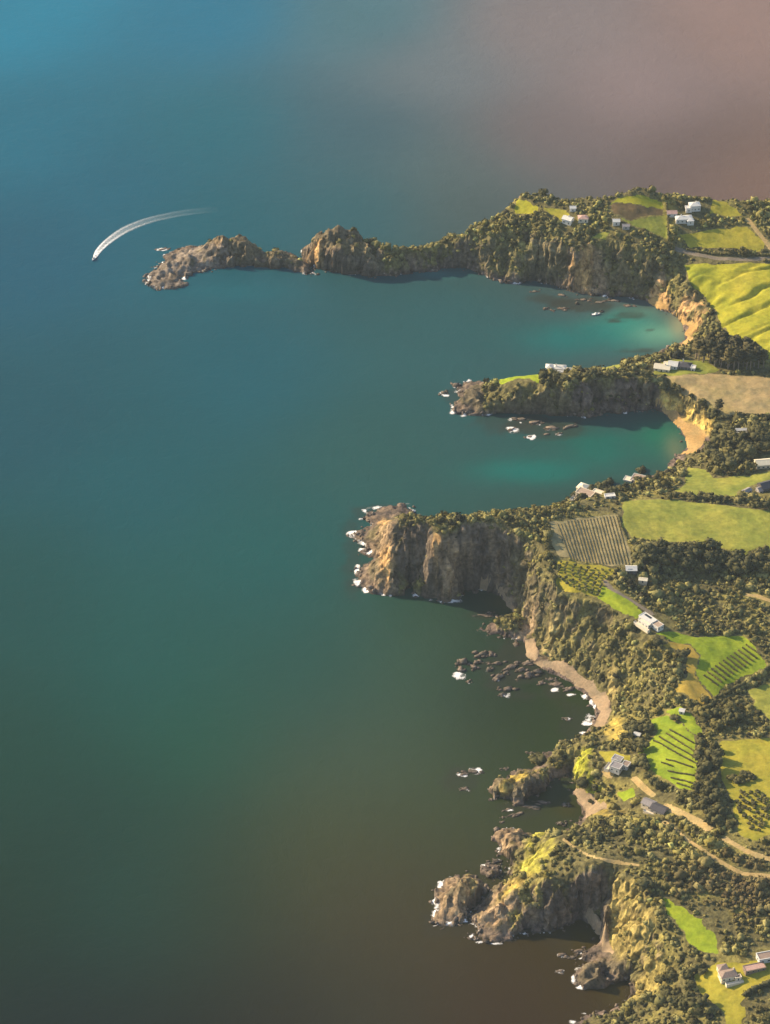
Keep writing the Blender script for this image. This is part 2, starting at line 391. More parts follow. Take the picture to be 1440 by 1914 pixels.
def field_mat(name, c1, c2, c3=None, s1=0.02, s2=0.25):
    m, n, b = new_mat(name)
    t1 = noise_node(n, s1, 5, 0.6); t2 = noise_node(n, s2, 5, 0.7)
    st = [(0.38, c1), (0.62, c2)] if c3 is None else [(0.33, c1), (0.52, c2), (0.66, c3)]
    c = mul(n, ramp(n, t1.outputs['Fac'], st), ramp(n, t2.outputs['Fac'], [(0.3, (0.72,) * 3), (0.7, (1.15,) * 3)]))
    t3 = noise_node(n, 0.07, 6, 0.7); c = mul(n, c, ramp(n, t3.outputs['Fac'], [(0.35, (0.74, 0.80, 0.8)), (0.6, (1.1, 1.06, 1.0))]))
    n.links.new(c, b.inputs['Base Color']); b.inputs['Roughness'].default_value = 0.95; b.inputs['Specular IOR Level'].default_value = 0.1
    bump(n, b, t2.outputs['Fac'], 0.5)
    return m
def foliage_mat(name, col, spread=0.3):
    m, n, b = new_mat(name)
    oi = n.nodes.new('ShaderNodeObjectInfo'); t = noise_node(n, 0.5, 3)
    c = mul(n, ramp(n, oi.outputs['Random'], [(0.0, tuple(k * (1 - spread) for k in col)), (0.6, col), (1.0, (col[0] * 1.5, col[1] * 1.35, col[2] * 1.1))]),
            ramp(n, t.outputs['Fac'], [(0.3, (0.65,) * 3), (0.7, (1.3,) * 3)]))
    n.links.new(c, b.inputs['Base Color']); b.inputs['Roughness'].default_value = 0.85; b.inputs['Specular IOR Level'].default_value = 0.15
    return m

M = {}
M['land'] = tinted('land_surface', 0.55, 0.28, 0.95, 1.6)
M['bush'] = tinted('bush_leaves', 0.35, 0.6, 0.9)
M['sand'] = field_mat('beach_sand', (0.44, 0.27, 0.10), (0.52, 0.34, 0.14), None, 0.05, 0.6)
M['shingle'] = field_mat('beach_shingle', (0.30, 0.22, 0.14), (0.38, 0.28, 0.18), None, 0.05, 0.6)
M['track'] = field_mat('track_earth', (0.42, 0.30, 0.13), (0.50, 0.37, 0.17), None, 0.08, 0.6)
M['road'] = field_mat('road_gravel', (0.20, 0.17, 0.13), (0.26, 0.21, 0.16), None, 0.08, 0.6)
GRASS = {
 'bright': field_mat('grass_bright', (0.25, 0.27, 0.025), (0.36, 0.34, 0.03), (0.42, 0.37, 0.04), 0.016),
 'green': field_mat('grass_green', (0.19, 0.22, 0.04), (0.27, 0.275, 0.05), (0.33, 0.31, 0.06), 0.02),
 'lime': field_mat('grass_lime', (0.21, 0.28, 0.02), (0.29, 0.35, 0.025), None, 0.03),
 'yellow': field_mat('grass_yellow', (0.27, 0.25, 0.03), (0.36, 0.31, 0.04), (0.31, 0.29, 0.035), 0.02),
 'dry': field_mat('grass_dry', (0.36, 0.26, 0.05), (0.44, 0.31, 0.06), None, 0.03),
 'brown': field_mat('field_brown', (0.30, 0.235, 0.115), (0.355, 0.265, 0.13), (0.31, 0.25, 0.105), 0.015),
 'tree_shade': field_mat('field_tree_shade', (0.10, 0.075, 0.035), (0.14, 0.10, 0.05), None, 0.03),  # dark colour that paints the tree shadow on the far pasture
 'vine': field_mat('field_vineyard', (0.29, 0.245, 0.125), (0.34, 0.285, 0.145), None, 0.03),
 'earth': M['track'],
}
M['leaf'] = foliage_mat('tree_leaves', (0.105, 0.098, 0.036))
M['leaf_dark'] = foliage_mat('dark_leaves', (0.078, 0.076, 0.031))
M['leaf_olive'] = foliage_mat('olive_leaves', (0.10, 0.105, 0.045))
M['pine'] = foliage_mat('pine_needles', (0.075, 0.068, 0.03))
M['bark'] = plain('tree_bark', (0.12, 0.085, 0.055), 0.9); M['pine_bark'] = plain('pine_bark', (0.26, 0.20, 0.14), 0.9)
M['vine'] = foliage_mat('vine_leaves', (0.19, 0.165, 0.08))
M['rock'] = tinted('sea_rock', 0.55, 0.5, 0.85, 0.9)

# ------------------------------------------------------------------ land cover, drawn where the sight lines meet the land
def wpoly(pts, jit=1.0, step=9.0):
    p = dens(np.array(pts, float), step, True)
    x, y, z = ground(p[:, 0], p[:, 1])
    j1 = fbm(x, y, 9, 2) * jit; j2 = fbm(x + 50, y + 50, 9, 2) * jit
    return np.stack([x + j1, y + j2], 1)
# (name, material, label, polygon)
FIELDS = [
 ('field','bright','bright yellow green hillside paddock above the small sandy cove',[(1276,492),(1330,494),(1440,491),(1700,492),(1700,690),(1440,674),(1425,658),(1400,640),(1370,628),(1350,610),(1340,580),(1312,548),(1288,520)]),
 ('field','bright','sunlit grass crest of the far headland beside the white houses',[(1138,380),(1160,369),(1190,363),(1215,367),(1246,384),(1238,391),(1200,380),(1165,379)]),
 ('shadow_strip_field','tree_shade','dark strip of painted tree shadow below the sunlit crest of the far headland',[(1140,383),(1165,381),(1200,382),(1238,393),(1236,402),(1205,405),(1180,409),(1148,400)]),  # shadow of the hill trees, painted as a strip of dark ground
 ('field','green','dull green wedge of pasture under the strip of painted tree shadow',[(1160,408),(1182,411),(1238,404),(1247,400),(1248,447),(1215,434),(1180,420)]),
 ('field','yellow','pasture below the white houses on the far headland',[(1270,437),(1330,430),(1396,425),(1432,457),(1428,470),(1370,463),(1320,466),(1285,460)]),
 ('lawn','yellow','small lawn right of the white houses on the far headland',[(1330,374),(1360,380),(1378,390),(1385,403),(1345,403),(1326,396)]),
 ('lawn','bright','golden clearing at the seaward end of the far headland top',[(963,374),(985,378),(1006,388),(1002,398),(965,397)]),
 ('lawn','yellow','sunlit clearing behind the cliff top cottages of the far headland',[(1014,390),(1045,387),(1064,399),(1066,414),(1050,412),(1036,402)]),
 ('lawn','green','sliver of grass at the brink of the bush clad far cliff',[(1100,449),(1125,436),(1140,434),(1131,445)]),
 ('lawn','lime','villa lawn on the narrow second headland',[(915,713),(945,697),(985,687),(1013,688),(1011,700),(1006,716),(985,707),(960,709),(940,717)]),
 ('lawn','green','grass clearing among the trees between villa and cottages',[(1120,691),(1130,676),(1154,668),(1158,685),(1140,693)]),
 ('lawn','green','mown grass round the two gabled cottages beside the tall pines',[(1222,700),(1235,680),(1255,673),(1320,675),(1346,691),(1335,697),(1250,703)]),
 ('field','brown','bare brown field behind the golden beach',[(1247,704),(1330,699),(1440,706),(1700,714),(1700,776),(1440,773),(1350,778),(1337,768),(1304,745),(1272,730)]),
 ('field','green','winding grass paddock between the grove and the dark barn',[(1287,873),(1318,877),(1335,892),(1400,889),(1440,882),(1700,880),(1700,900),(1440,896),(1402,909),(1378,928),(1300,926),(1262,918),(1282,905)]),
 ('field','green','wide green pasture beyond the vineyard',[(1166,937),(1250,934),(1340,944),(1440,956),(1700,970),(1700,1052),(1440,1033),(1375,1036),(1330,1016),(1260,1015),(1182,1005),(1161,985)]),
 ('vineyard_ground','vine','brown vineyard block on top of the third headland',[(1028,976),(1090,968),(1154,962),(1160,985),(1185,1056),(1130,1056),(1090,1049),(1046,1042),(1030,1010)]),
 ('olive_grove_ground','yellow','sloping grass under the olive rows',[(1040,1086),(1046,1050),(1090,1054),(1166,1063),(1140,1078),(1126,1090),(1120,1118),(1060,1104)]),
 ('lawn','lime','bright meadow above the long white house',[(1120,1118),(1128,1095),(1150,1108),(1176,1122),(1206,1150),(1192,1156),(1150,1138)]),
 ('field','lime','green slope right of the long white house',[(1226,1186),(1260,1181),(1300,1191),(1390,1186),(1406,1200),(1426,1232),(1438,1246),(1392,1265),(1346,1288),(1336,1306),(1320,1288),(1302,1260),(1308,1225),(1292,1205),(1256,1200)]),
 ('field','dry','ochre bare earth tongue below the green slope',[(1236,1204),(1254,1202),(1290,1207),(1305,1226),(1299,1260),(1317,1290),(1334,1309),(1310,1318),(1290,1301),(1260,1286),(1284,1266),(1285,1230),(1262,1213)]),
 ('field','green','shaded paddock right of the clipped hedge',[(1400,1292),(1440,1277),(1700,1260),(1700,1350),(1440,1346),(1412,1322)]),
 ('field','lime','lime green plot with slanting shrub rows beside the tree belt',[(1216,1346),(1245,1340),(1285,1362),(1300,1390),(1308,1420),(1300,1480),(1268,1478),(1240,1455),(1206,1436),(1190,1406),(1216,1386),(1229,1366)]),
 ('lawn','lime','small green clearing with the white shed',[(1242,1331),(1268,1321),(1298,1344),(1315,1374),(1302,1376),(1270,1346)]),
 ('field','yellow','golden pasture and orchard right of the tree belt',[(1346,1386),(1440,1379),(1700,1376),(1700,1600),(1440,1560),(1415,1573),(1386,1560),(1375,1520),(1362,1480),(1342,1440),(1350,1420)]),
 ('lawn','yellow','lawn beside the grey flat roofed house',[(1121,1403),(1150,1403),(1180,1415),(1172,1438),(1140,1432),(1130,1421)]),
 ('lawn','lime','small green lawn below the grey flat roofed house',[(1154,1481),(1180,1477),(1188,1490),(1166,1496)]),
 ('field','lime','leaf shaped bright paddock in the near bush',[(1240,1676),(1275,1696),(1320,1730),(1345,1760),(1340,1786),(1300,1775),(1275,1736),(1245,1711)]),
 ('lawn','yellow','golden lawns round the brown roofed house',[(1298,1822),(1340,1800),(1440,1795),(1700,1800),(1700,1850),(1440,1834),(1402,1852),(1386,1880),(1392,1920),(1370,1940),(1346,1882),(1312,1852)]),
 ('beach','sand','curved golden beach in the first cove under ochre cliffs',[(1207,560),(1222,553),(1243,566),(1262,580),(1284,590),(1304,606),(1300,622),(1288,640),(1270,648),(1283,634),(1284,612),(1270,592),(1250,581),(1226,575)]),
 ('beach','sand','curved golden beach behind the second headland',[(1214,766),(1238,756),(1262,771),(1286,787),(1306,800),(1320,812),(1312,838),(1300,846),(1268,852),(1284,840),(1281,818),(1266,794),(1245,774),(1224,763)]),
 ('beach','shingle','tiny shingle beach at the foot of the shaded great cliff',[(896,1105),(915,1100),(938,1102),(956,1118),(972,1142),(960,1146),(945,1124),(928,1108)]),
 ('beach','shingle','short shingle beach between the reef rocks and bush slope',[(981,1199),(1002,1194),(1010,1222),(1000,1236),(984,1230)]),
 ('beach','shingle','long curved shingle beach below the bush slope',[(996,1238),(1012,1232),(1040,1239),(1070,1252),(1102,1274),(1130,1298),(1142,1330),(1128,1358),(1106,1358),(1119,1330),(1104,1304),(1086,1286),(1055,1268),(1028,1254)]),
 ('beach','shingle','pale little beach in the near cove',[(1068,1479),(1082,1470),(1104,1480),(1124,1500),(1138,1512),(1094,1530),(1086,1510),(1078,1492)]),
 ('beach','shingle','brown gravel beach below the golden gullied cliff',[(1086,1713),(1102,1712),(1128,1737),(1148,1768),(1150,1790),(1122,1774),(1126,1760),(1108,1736)]),
]
TRACKS = [
 ('track','track','pale earth track through the near bush at the frame edge',5,[(1352,1566),(1376,1580),(1400,1594),(1440,1608),(1600,1630)]),
 ('track','track','narrow grassy track along the bush below the pale earth track',4,[(1240,1535),(1285,1570),(1345,1610),(1385,1632),(1440,1638),(1600,1644)]),
 ('driveway','track','sandy driveway leading down from the grey flat roofed house',4.5,[(1184,1453),(1198,1468),(1212,1480),(1224,1488)]),
 ('driveway','track','sandy driveway running right of the long dark roofed house',7,[(1238,1506),(1268,1518),(1300,1533),(1328,1552)]),
 ('footpath','track','thin pale footpath along the near headland brink',2.2,[(1052,1568),(1078,1588),(1108,1602),(1150,1612),(1196,1618)]),
 ('driveway','road','grey gravel drive to the long white house',4.5,[(1130,1084),(1142,1102),(1168,1116),(1200,1136),(1222,1150)]),
 ('road','road','country road crossing the far headland above the hillside paddock',5,[(1262,462),(1290,473),(1340,483),(1400,485),(1440,483),(1640,480)]),
 ('track','track','orange earth track beside the pasture on the far headland',5,[(1396,408),(1412,428),(1432,452),(1450,474)]),
 ('track','track','orange earth clearing at the edge of the mixed woodland',4,[(1394,1112),(1416,1114),(1440,1124),(1480,1130)]),
 ('forecourt','track','paved terrace beside the white villa on the second headland',7,[(1074,686),(1090,686),(1102,690)]),
 ('forecourt','track','terracotta terrace below the grey flat roofed house',5,[(1128,1432),(1134,1446),(1146,1452)]),
]
# bare ground: (colour, tree density, polygon)
OCHRE, GOLD, TANROCK, DARKR = (0.46, 0.285, 0.12), (0.36, 0.27, 0.06), (0.27, 0.19, 0.11), (0.12, 0.088, 0.068)
PATCH = [
 (OCHRE, .0, [(1062,550),(1070,495),(1088,455),(1102,462),(1112,505),(1110,552)]), (OCHRE, .0, [(1066,550),(1078,490),(1090,460),(1100,470),(1108,510),(1106,550)]), (TANROCK, .15, [(1108,470),(1122,465),(1130,540),(1106,548)]),
 (OCHRE, .03, [(1214,560),(1220,534),(1240,530),(1256,556),(1250,580)]), (OCHRE, .02, [(1272,592),(1276,566),(1295,552),(1318,566),(1326,592),(1306,618),(1290,642),(1278,644),(1300,606)]),
 ((0.62,0.43,0.12), .02, [(1233,733),(1262,742),(1290,752),(1312,770),(1339,798),(1326,814),(1300,798),(1270,778),(1240,760)]),
 (OCHRE, .0, [(706,985),(712,970),(722,966),(728,980),(716,1000)]), (TANROCK, .0, [(700,1010),(710,985),(728,980),(738,1010),(738,1060),(724,1078),(710,1050)]), (OCHRE, .0, [(714,1040),(728,1020),(736,1050),(728,1080),(716,1070)]),
 (OCHRE, .02, [(806,1012),(812,994),(826,998),(826,1060),(822,1090),(808,1062)]), (TANROCK, .1, [(826,998),(852,998),(852,1100),(826,1100)]),
 ((0.36,0.36,0.03), .04, [(1070,1458),(1080,1420),(1094,1395),(1112,1395),(1102,1430),(1110,1466),(1126,1490),(1106,1486)]),
 ((0.33,0.30,0.05), .10, [(984,1562),(1008,1545),(1036,1545),(1040,1575),(1030,1600),(1006,1634),(965,1650),(985,1600)]),
 (TANROCK, .02, [(884,1728),(905,1684),(940,1655),(985,1640),(965,1680),(944,1740)]), (GOLD, .03, [(945,1655),(985,1635),(1000,1640),(960,1665),(925,1690)]),
 ((0.28,0.22,0.07), .38, [(1136,1705),(1150,1650),(1185,1638),(1202,1680),(1230,1700),(1214,1740),(1204,1800),(1166,1800),(1146,1766)]),
 ((0.29,0.23,0.07), .3, [(1176,1870),(1206,1800),(1240,1796),(1248,1830),(1216,1856)]), (GOLD, .1, [(1120,1500),(1150,1512),(1172,1516),(1140,1525),(1110,1530)]),
 (GOLD, .04, [(930,1484),(945,1456),(985,1438),(1004,1440),(975,1458),(952,1488)]), (OCHRE, .02, [(572,484),(588,456),(604,452),(606,488),(594,502)]),
 (OCHRE, .0, [(394,462),(398,446),(414,448),(418,468)]), (OCHRE, .0, [(334,486),(338,472),(350,474),(348,490)]), ((0.35,0.27,0.07), .0, [(862,1660),(870,1632),(890,1634),(882,1668)]),
 ((0.30,0.22,0.13), .05, [(966,1200),(984,1140),(998,1150),(996,1190)]), ((0.30,0.24,0.10), .25, [(1010,1225),(1022,1160),(1052,1140),(1046,1190),(1030,1230)]),
 ((0.32,0.25,0.09), .12, [(1128,1290),(1140,1240),(1152,1250),(1146,1330)]), (TANROCK, .12, [(942,1100),(944,1020),(956,1020),(960,1100)]),
 (TANROCK, .0, [(812,1655),(840,1640),(862,1640),(860,1690),(850,1728),(812,1728)]), (OCHRE, .0, [(856,1668),(866,1640),(880,1640),(876,1672),(866,1690)]), (TANROCK, .0, [(870,1690),(885,1680),(880,1725),(850,1730)]), (TANROCK, .0, [(922,1552),(985,1550),(985,1580),(950,1600),(925,1580)]), ((0.19,0.155,0.12), .0, [(268,522),(300,480),(350,466),(420,450),(440,500),(350,540),(280,543)]),
 (DARKR, .85, [(1076,712),(1232,720),(1226,762),(1060,774)]),
 (GOLD, .1, [(1128,1370),(1146,1340),(1166,1342),(1160,1390)]), (TANROCK, .0, [(1100,549),(1068,548),(1040,536),(1090,538)]),
]
THIN = [(.10, [(258,430),(585,430),(585,560),(258,560)]), (.16, [(560,410),(720,410),(720,520),(560,520)]), (.03, [(640,930),(745,930),(745,1130),(640,1130)]), (.0, [(790,1600),(945,1600),(945,1780),(790,1780)]),
        (.06, [(910,1430),(1010,1430),(1010,1510),(910,1510)]), (.02, [(1062,1765),(1172,1765),(1172,1860),(1062,1860)]), (.02, [(840,700),(905,700),(905,790),(840,790)])]

KEEPOUT = [(935,724,8),(955,718,8),(972,714,8),(988,715,8),(1002,722,8),(1050,1102,6),(1080,1114,6),(1110,1127,6),(1140,1139,6),(1168,1150,6),(1044,690,19),(1060,700,10),(1238,690,12),(1268,689,15),(1280,696,8),(1440,868,20),(1386,815,9),(1190,897,16),(1176,908,9),(1094,928,15),(1086,938,8),(1140,930,8),(1434,914,20),(1410,922,9),(1392,923,9),(1180,1068,9),(1180,1074,7),(1218,1164,20),(1205,1172,12),(1156,1438,15),(1150,1450,10),(1226,1512,18),(1215,1518,10),(1362,1820,16),(1410,1812,13),(1446,1790,16),(1275,1334,5),
 (1298,390,13),(1278,412,15),(1288,400,10),(1278,420,9),(1256,402,8),(1062,414,9),(1066,422,7),(1071,393,6),(1090,412,8),(1152,418,6),(1152,424,5),(1170,426,6),(1202,1091,6),(1191,1380,6),(1196,1392,4)]
own = np.full((NXV - 1, NYV - 1), -1, int)          # which field / beach / track owns a cell
snapx, snapy = VX.copy(), VY.copy(); snapd = np.full(VX.shape, 1e9)
calm = np.zeros(VX.shape)
cxc, cyc = 0.5 * (VX[:-1, :-1] + VX[1:, 1:]), 0.5 * (VY[:-1, :-1] + VY[1:, 1:])
regions = []
for (nm, mt, lb, pl) in FIELDS:
    regions.append((nm, GRASS[mt] if mt in GRASS else M[mt], lb, wpoly(pl, 2.6, 5.0)))
for (nm, mt, lb, wd, pl) in TRACKS:
    p = dens(np.array(pl, float), 6.0); x, y, z = ground(p[:, 0], p[:, 1]); q = np.stack([x, y], 1)
    for _ in range(2): q[1:-1] = 0.25 * q[:-2] + 0.5 * q[1:-1] + 0.25 * q[2:]
    d = np.gradient(q, axis=0); d /= np.linalg.norm(d, axis=1)[:, None] + 1e-9; nrm = np.stack([-d[:, 1], d[:, 0]], 1)
    ww = (wd / 2 * (1 + 0.25 * fbm(q[:, 0], q[:, 1], 12, 2)))[:, None]
    regions.append((nm, M[mt], lb, np.concatenate([q + nrm * ww, (q - nrm * ww)[::-1]])))
for k, (nm, mt, lb, poly) in enumerate(regions):
    own[pip(cxc, cyc, poly)] = k
    b = dens(poly, 0.5, True)
    i = np.clip(np.rint(np.interp(b[:, 0], xs, np.arange(NXV))).astype(int), 0, NXV - 1); j = np.clip(np.rint(np.interp(b[:, 1], ys, np.arange(NYV))).astype(int), 0, NYV - 1)
    d = np.hypot(b[:, 0] - xs[i], b[:, 1] - ys[j])
    o_ = np.argsort(-d); i, j, b, d = i[o_], j[o_], b[o_], d[o_]
    ok = (d < GRID * 0.72) & (xs[i] < 541) & (ys[j] > 1419)
    snapx[i[ok], j[ok]] = b[ok, 0]; snapy[i[ok], j[ok]] = b[ok, 1]
    cm = pip(VX, VY, poly); calm = np.maximum(calm, cm)
for _ in range(5):
    q = np.pad(calm, 1, mode='edge'); calm = np.maximum(calm * 0.999, 0) * 0 + (q[2:, 1:-1] + q[:-2, 1:-1] + q[1:-1, 2:] + q[1:-1, :-2] + 2 * q[1:-1, 1:-1]) / 6
VZ = height(snapx, snapy, np.clip(calm * 1.3, 0, 1))
# gentle folds on the big hillside paddock and other fields
VZ += calm * (2.0 * fbm(snapx + 0.6 * snapy, (snapy - 0.6 * snapx) * 0.45, 34, 4) + 0.35 * fbm(snapx, snapy, 9, 2)) * np.clip(VZ / 6, 0, 1)
big0 = pip(VX, VY, regions[0][3]).astype(float)
for _ in range(8):
    q = np.pad(big0, 1, mode='edge'); big0 = (q[2:, 1:-1] + q[:-2, 1:-1] + q[1:-1, 2:] + q[1:-1, :-2] + q[1:-1, 1:-1]) / 5
VZ -= big0 * 4.2 * np.clip(0.22 - np.abs(fbm(0.35 * (snapx * 0.94 + snapy * 0.34), snapy * 0.94 - snapx * 0.34, 26, 3)), 0, 1) * 4
def gh(x, y): return grid_h(np.asarray(x, float), np.asarray(y, float), VZ)

# ground colours and tree density on the grid
sx, sy = np.gradient(VZ, 1.0); dxs = np.gradient(xs)[:, None]; dys = np.gradient(ys)[None, :]
SL = np.hypot(sx / dxs, sy / dys)
n1 = fbm(VX, VY, 22, 4); n2 = fbm(VX + 400, VY, 6, 3); n4 = fbm(VX + 900, VY, 5, 3)
def mixc(c, col, t): return c * (1 - t[..., None]) + np.array(col) * t[..., None]
col = np.empty(VX.shape + (3,)); col[:] = (0.12, 0.105, 0.042)
col = mixc(col, (0.24, 0.205, 0.055), np.clip(n1 * 1.8 + 0.1, 0, 1))
treed = np.ones(VX.shape)
steep = np.clip((0.5 * SL + 0.5 * slope_s(VX, VY) - 2.0 + 1.1 * n1 + 0.9 * n2) / 0.6, 0, 1)
rockc = np.empty(col.shape); rockc[:] = (0.125, 0.098, 0.072)
rockc = mixc(rockc, (0.23, 0.165, 0.10), np.clip(n2 * 1.8 + n1 - .1, 0, 1)); rockc = mixc(rockc, (0.09, 0.07, 0.055), np.clip(-n2 * 1.6, 0, 1))
col = col * (1 - steep[..., None]) + rockc * steep[..., None]
SLs = slope_s(VX, VY); treed *= 1 - 0.9 * np.clip((SLs - 3.3 + 1.5 * n1) / 0.7, 0, 1); treed *= 1 - 0.3 * np.clip((SL - 4.0) / 1.0, 0, 1)
shore = np.clip((5.5 + 2.5 * n1 + 1.5 * n2 - VZ) / 2.0, 0, 1)
pr = np.empty(col.shape); pr[:] = (0.135, 0.098, 0.078); pr = mixc(pr, (0.21, 0.155, 0.115), np.clip(n2 * 2, 0, 1)); pr = mixc(pr, (0.075, 0.058, 0.05), np.clip(-n2 * 2.2 - 0.1, 0, 1))
col = col * (1 - shore[..., None]) + pr * shore[..., None]; treed *= 1 - shore
for t, pl in THIN:
    pl = np.array(pl, float); qx, qy = to_px(VX, VY, VZ); m_ = pip(qx, qy, pl) & (VZ > -1); treed[m_] *= t
    if t < 0.2: col[m_] = 0.35 * col[m_] + 0.65 * rockc[m_]
FORCE = [(.85, [(925,724),(1230,712),(1228,765),(1060,772),(930,768)]), (.8, [(1110,450),(1250,470),(1218,552),(1128,545)]), (.4, [(870,440),(1062,440),(1062,525),(900,510)]), (.9, [(950,1000),(1030,1075),(1210,1170),(1290,1300),(1150,1340),(1100,1270),(1010,1225),(965,1130)])]
for t, pl in FORCE:
    qx, qy = to_px(VX, VY, VZ); m_ = pip(qx, qy, np.array(pl, float)) & (VZ > 4); treed[m_] = np.maximum(treed[m_], t)
    col[m_] = 0.5 * col[m_] + 0.5 * np.array((0.13, 0.115, 0.045))
for c_, t, pl in PATCH:
    w_ = wpoly(pl, 3.0, 6.0); m_ = pip(VX, VY, w_).astype(float)
    for _ in range(2):
        q = np.pad(m_, 1, mode='edge'); m_ = (q[2:, 1:-1] + q[:-2, 1:-1] + q[1:-1, 2:] + q[1:-1, :-2] + q[1:-1, 1:-1]) / 5
    k_ = np.clip(m_ * (0.95 + 1.5 * n2 + 0.8 * n1), 0, 1)
    k_ = k_ * (1 - 0.75 * np.clip((2.0 - VZ) / 1.5, 0, 1))
    var = (1 + 0.5 * n4 + 0.3 * n1)[..., None]
    col = col * (1 - k_[..., None]) + np.array(c_) * var * k_[..., None]
    treed *= 1 - m_ * (1 - t)
wet = np.clip((0.9 - VZ) / 0.8, 0, 1)[..., None]
col = col * (1 - wet) + np.array((0.06, 0.05, 0.04)) * wet
treed *= np.clip(1 - calm * 2.2, 0, 1)
KX, KY, KZ = ground([k[0] for k in KEEPOUT], [k[1] for k in KEEPOUT]); KR = [k[2] for k in KEEPOUT]
for a_, b_, r_ in zip(KX, KY, KR): treed[np.hypot(VX - a_, VY - b_) < r_] = 0

# ------------------------------------------------------------------ the land as one sheet cut into ground, fields, beaches, tracks
vid = np.arange(NXV * NYV).reshape(NXV, NYV)
fq = np.stack([vid[:-1, :-1], vid[1:, :-1], vid[1:, 1:], vid[:-1, 1:]], -1).reshape(-1, 4)
vv = np.stack([snapx.ravel(), snapy.ravel(), VZ.ravel()], 1); vc = np.clip(col.reshape(-1, 3), 0.01, 0.8)
keep = (VZ.ravel()[fq] > -2.5).any(1); ow = own.ravel()
def cut(name, mask, mat, smooth):
    f = fq[mask]; u, inv = np.unique(f, return_inverse=True)
    return link(name, mesh_np(name, vv[u], inv.reshape(-1, 4), vc[u], smooth), mat)
# cliffs: steep cells are cut finer and pushed in and out so that they break into buttresses, ledges and overhangs
zq = VZ.ravel()[fq]; span = zq.max(1) - zq.min(1)
steepq = keep & (ow < 0) & (span > 2.6) & (zq.max(1) > 0.5)
sg = np.zeros((NXV + 1, NYV + 1), bool); sg[1:-1, 1:-1] = steepq.reshape(NXV - 1, NYV - 1)
vw_ = (sg[:-1, :-1] & sg[1:, :-1] & sg[:-1, 1:] & sg[1:, 1:]).astype(float).ravel()
nx_ = -(sx / dxs); ny_ = -(sy / dys); nl_ = np.sqrt(nx_ ** 2 + ny_ ** 2 + 0.15); vn_ = np.stack([(nx_ / nl_).ravel(), (ny_ / nl_).ravel()], 1)
def cliff_faces():
    q = fq[steepq]; n_ = 4; g = np.linspace(0, 1, n_ + 1); U, V_ = np.meshgrid(g, g, indexing='ij'); U, V_ = U.ravel(), V_.ravel()
    wts = np.stack([(1 - U) * (1 - V_), U * (1 - V_), U * V_, (1 - U) * V_], 1)
    P = np.einsum('kc,qcd->qkd', wts, vv[q]); Wt = np.einsum('kc,qc->qk', wts, vw_[q]); Nn = np.einsum('kc,qcd->qkd', wts, vn_[q]); Cc = np.einsum('kc,qcd->qkd', wts, vc[q])
    x, y, z = P[..., 0], P[..., 1], P[..., 2]
    a = 1 - 2 * np.abs(noise3(x / 11, y / 11, z / 15)); b = 1 - 2 * np.abs(noise3(x / 5 + 7, y / 5, z / 6.5)); c = noise3(x / 2.6, y / 2.6 + 5, z / 2.6); d = noise3(x / 1.5, y / 1.5, z / 1.2)
    am = Wt * (2.4 * a + 1.5 * b + 0.8 * c + 0.4 * d - 0.8) * np.clip(z / 6, 0.25, 1)
    P[..., 0] += Nn[..., 0] * am; P[..., 1] += Nn[..., 1] * am; P[..., 2] += Wt * (0.7 * c + 0.5 * b) * np.clip(z / 6, 0, 1)
    strata = noise3(x / 30, y / 30 + 3, z / 3.5)
    Cc = Cc * (1 + 0.35 * a * b + 0.30 * c + 0.28 * strata + 0.15 * d)[..., None]
    idx = np.arange((n_ + 1) ** 2).reshape(n_ + 1, n_ + 1); f1 = np.stack([idx[:-1, :-1], idx[1:, :-1], idx[1:, 1:], idx[:-1, 1:]], -1).reshape(-1, 4)
    F_ = (f1[None] + (np.arange(len(q)) * (n_ + 1) ** 2)[:, None, None]).reshape(-1, 4)
    return P.reshape(-1, 3), F_, np.clip(Cc.reshape(-1, 3), 0.012, 0.8)
def cut_ground():
    f = fq[keep & (ow < 0) & ~steepq]; u, inv = np.unique(f, return_inverse=True)
    P, F_, Cc = cliff_faces(); print('CLIFF QUADS', len(F_))
    return link('terrain', mesh_np('terrain', np.concatenate([vv[u], P]), np.concatenate([inv.reshape(-1, 4), F_ + len(u)]), np.concatenate([vc[u], Cc])), M['land'])
tag(cut_ground(), 'rocky cliffs and bush covered ground of the indented coast', 'ground', kind='structure')
for k, (nm, mt, lb, poly) in enumerate(regions):
    m_ = keep & (ow == k)
    if m_.sum() > 3: tag(cut(nm, m_, mt, True), lb, nm.replace('_', ' ').split(' ')[-1] if nm != 'shadow_strip_field' else 'field', kind='structure')
    else: print('EMPTY REGION', lb)
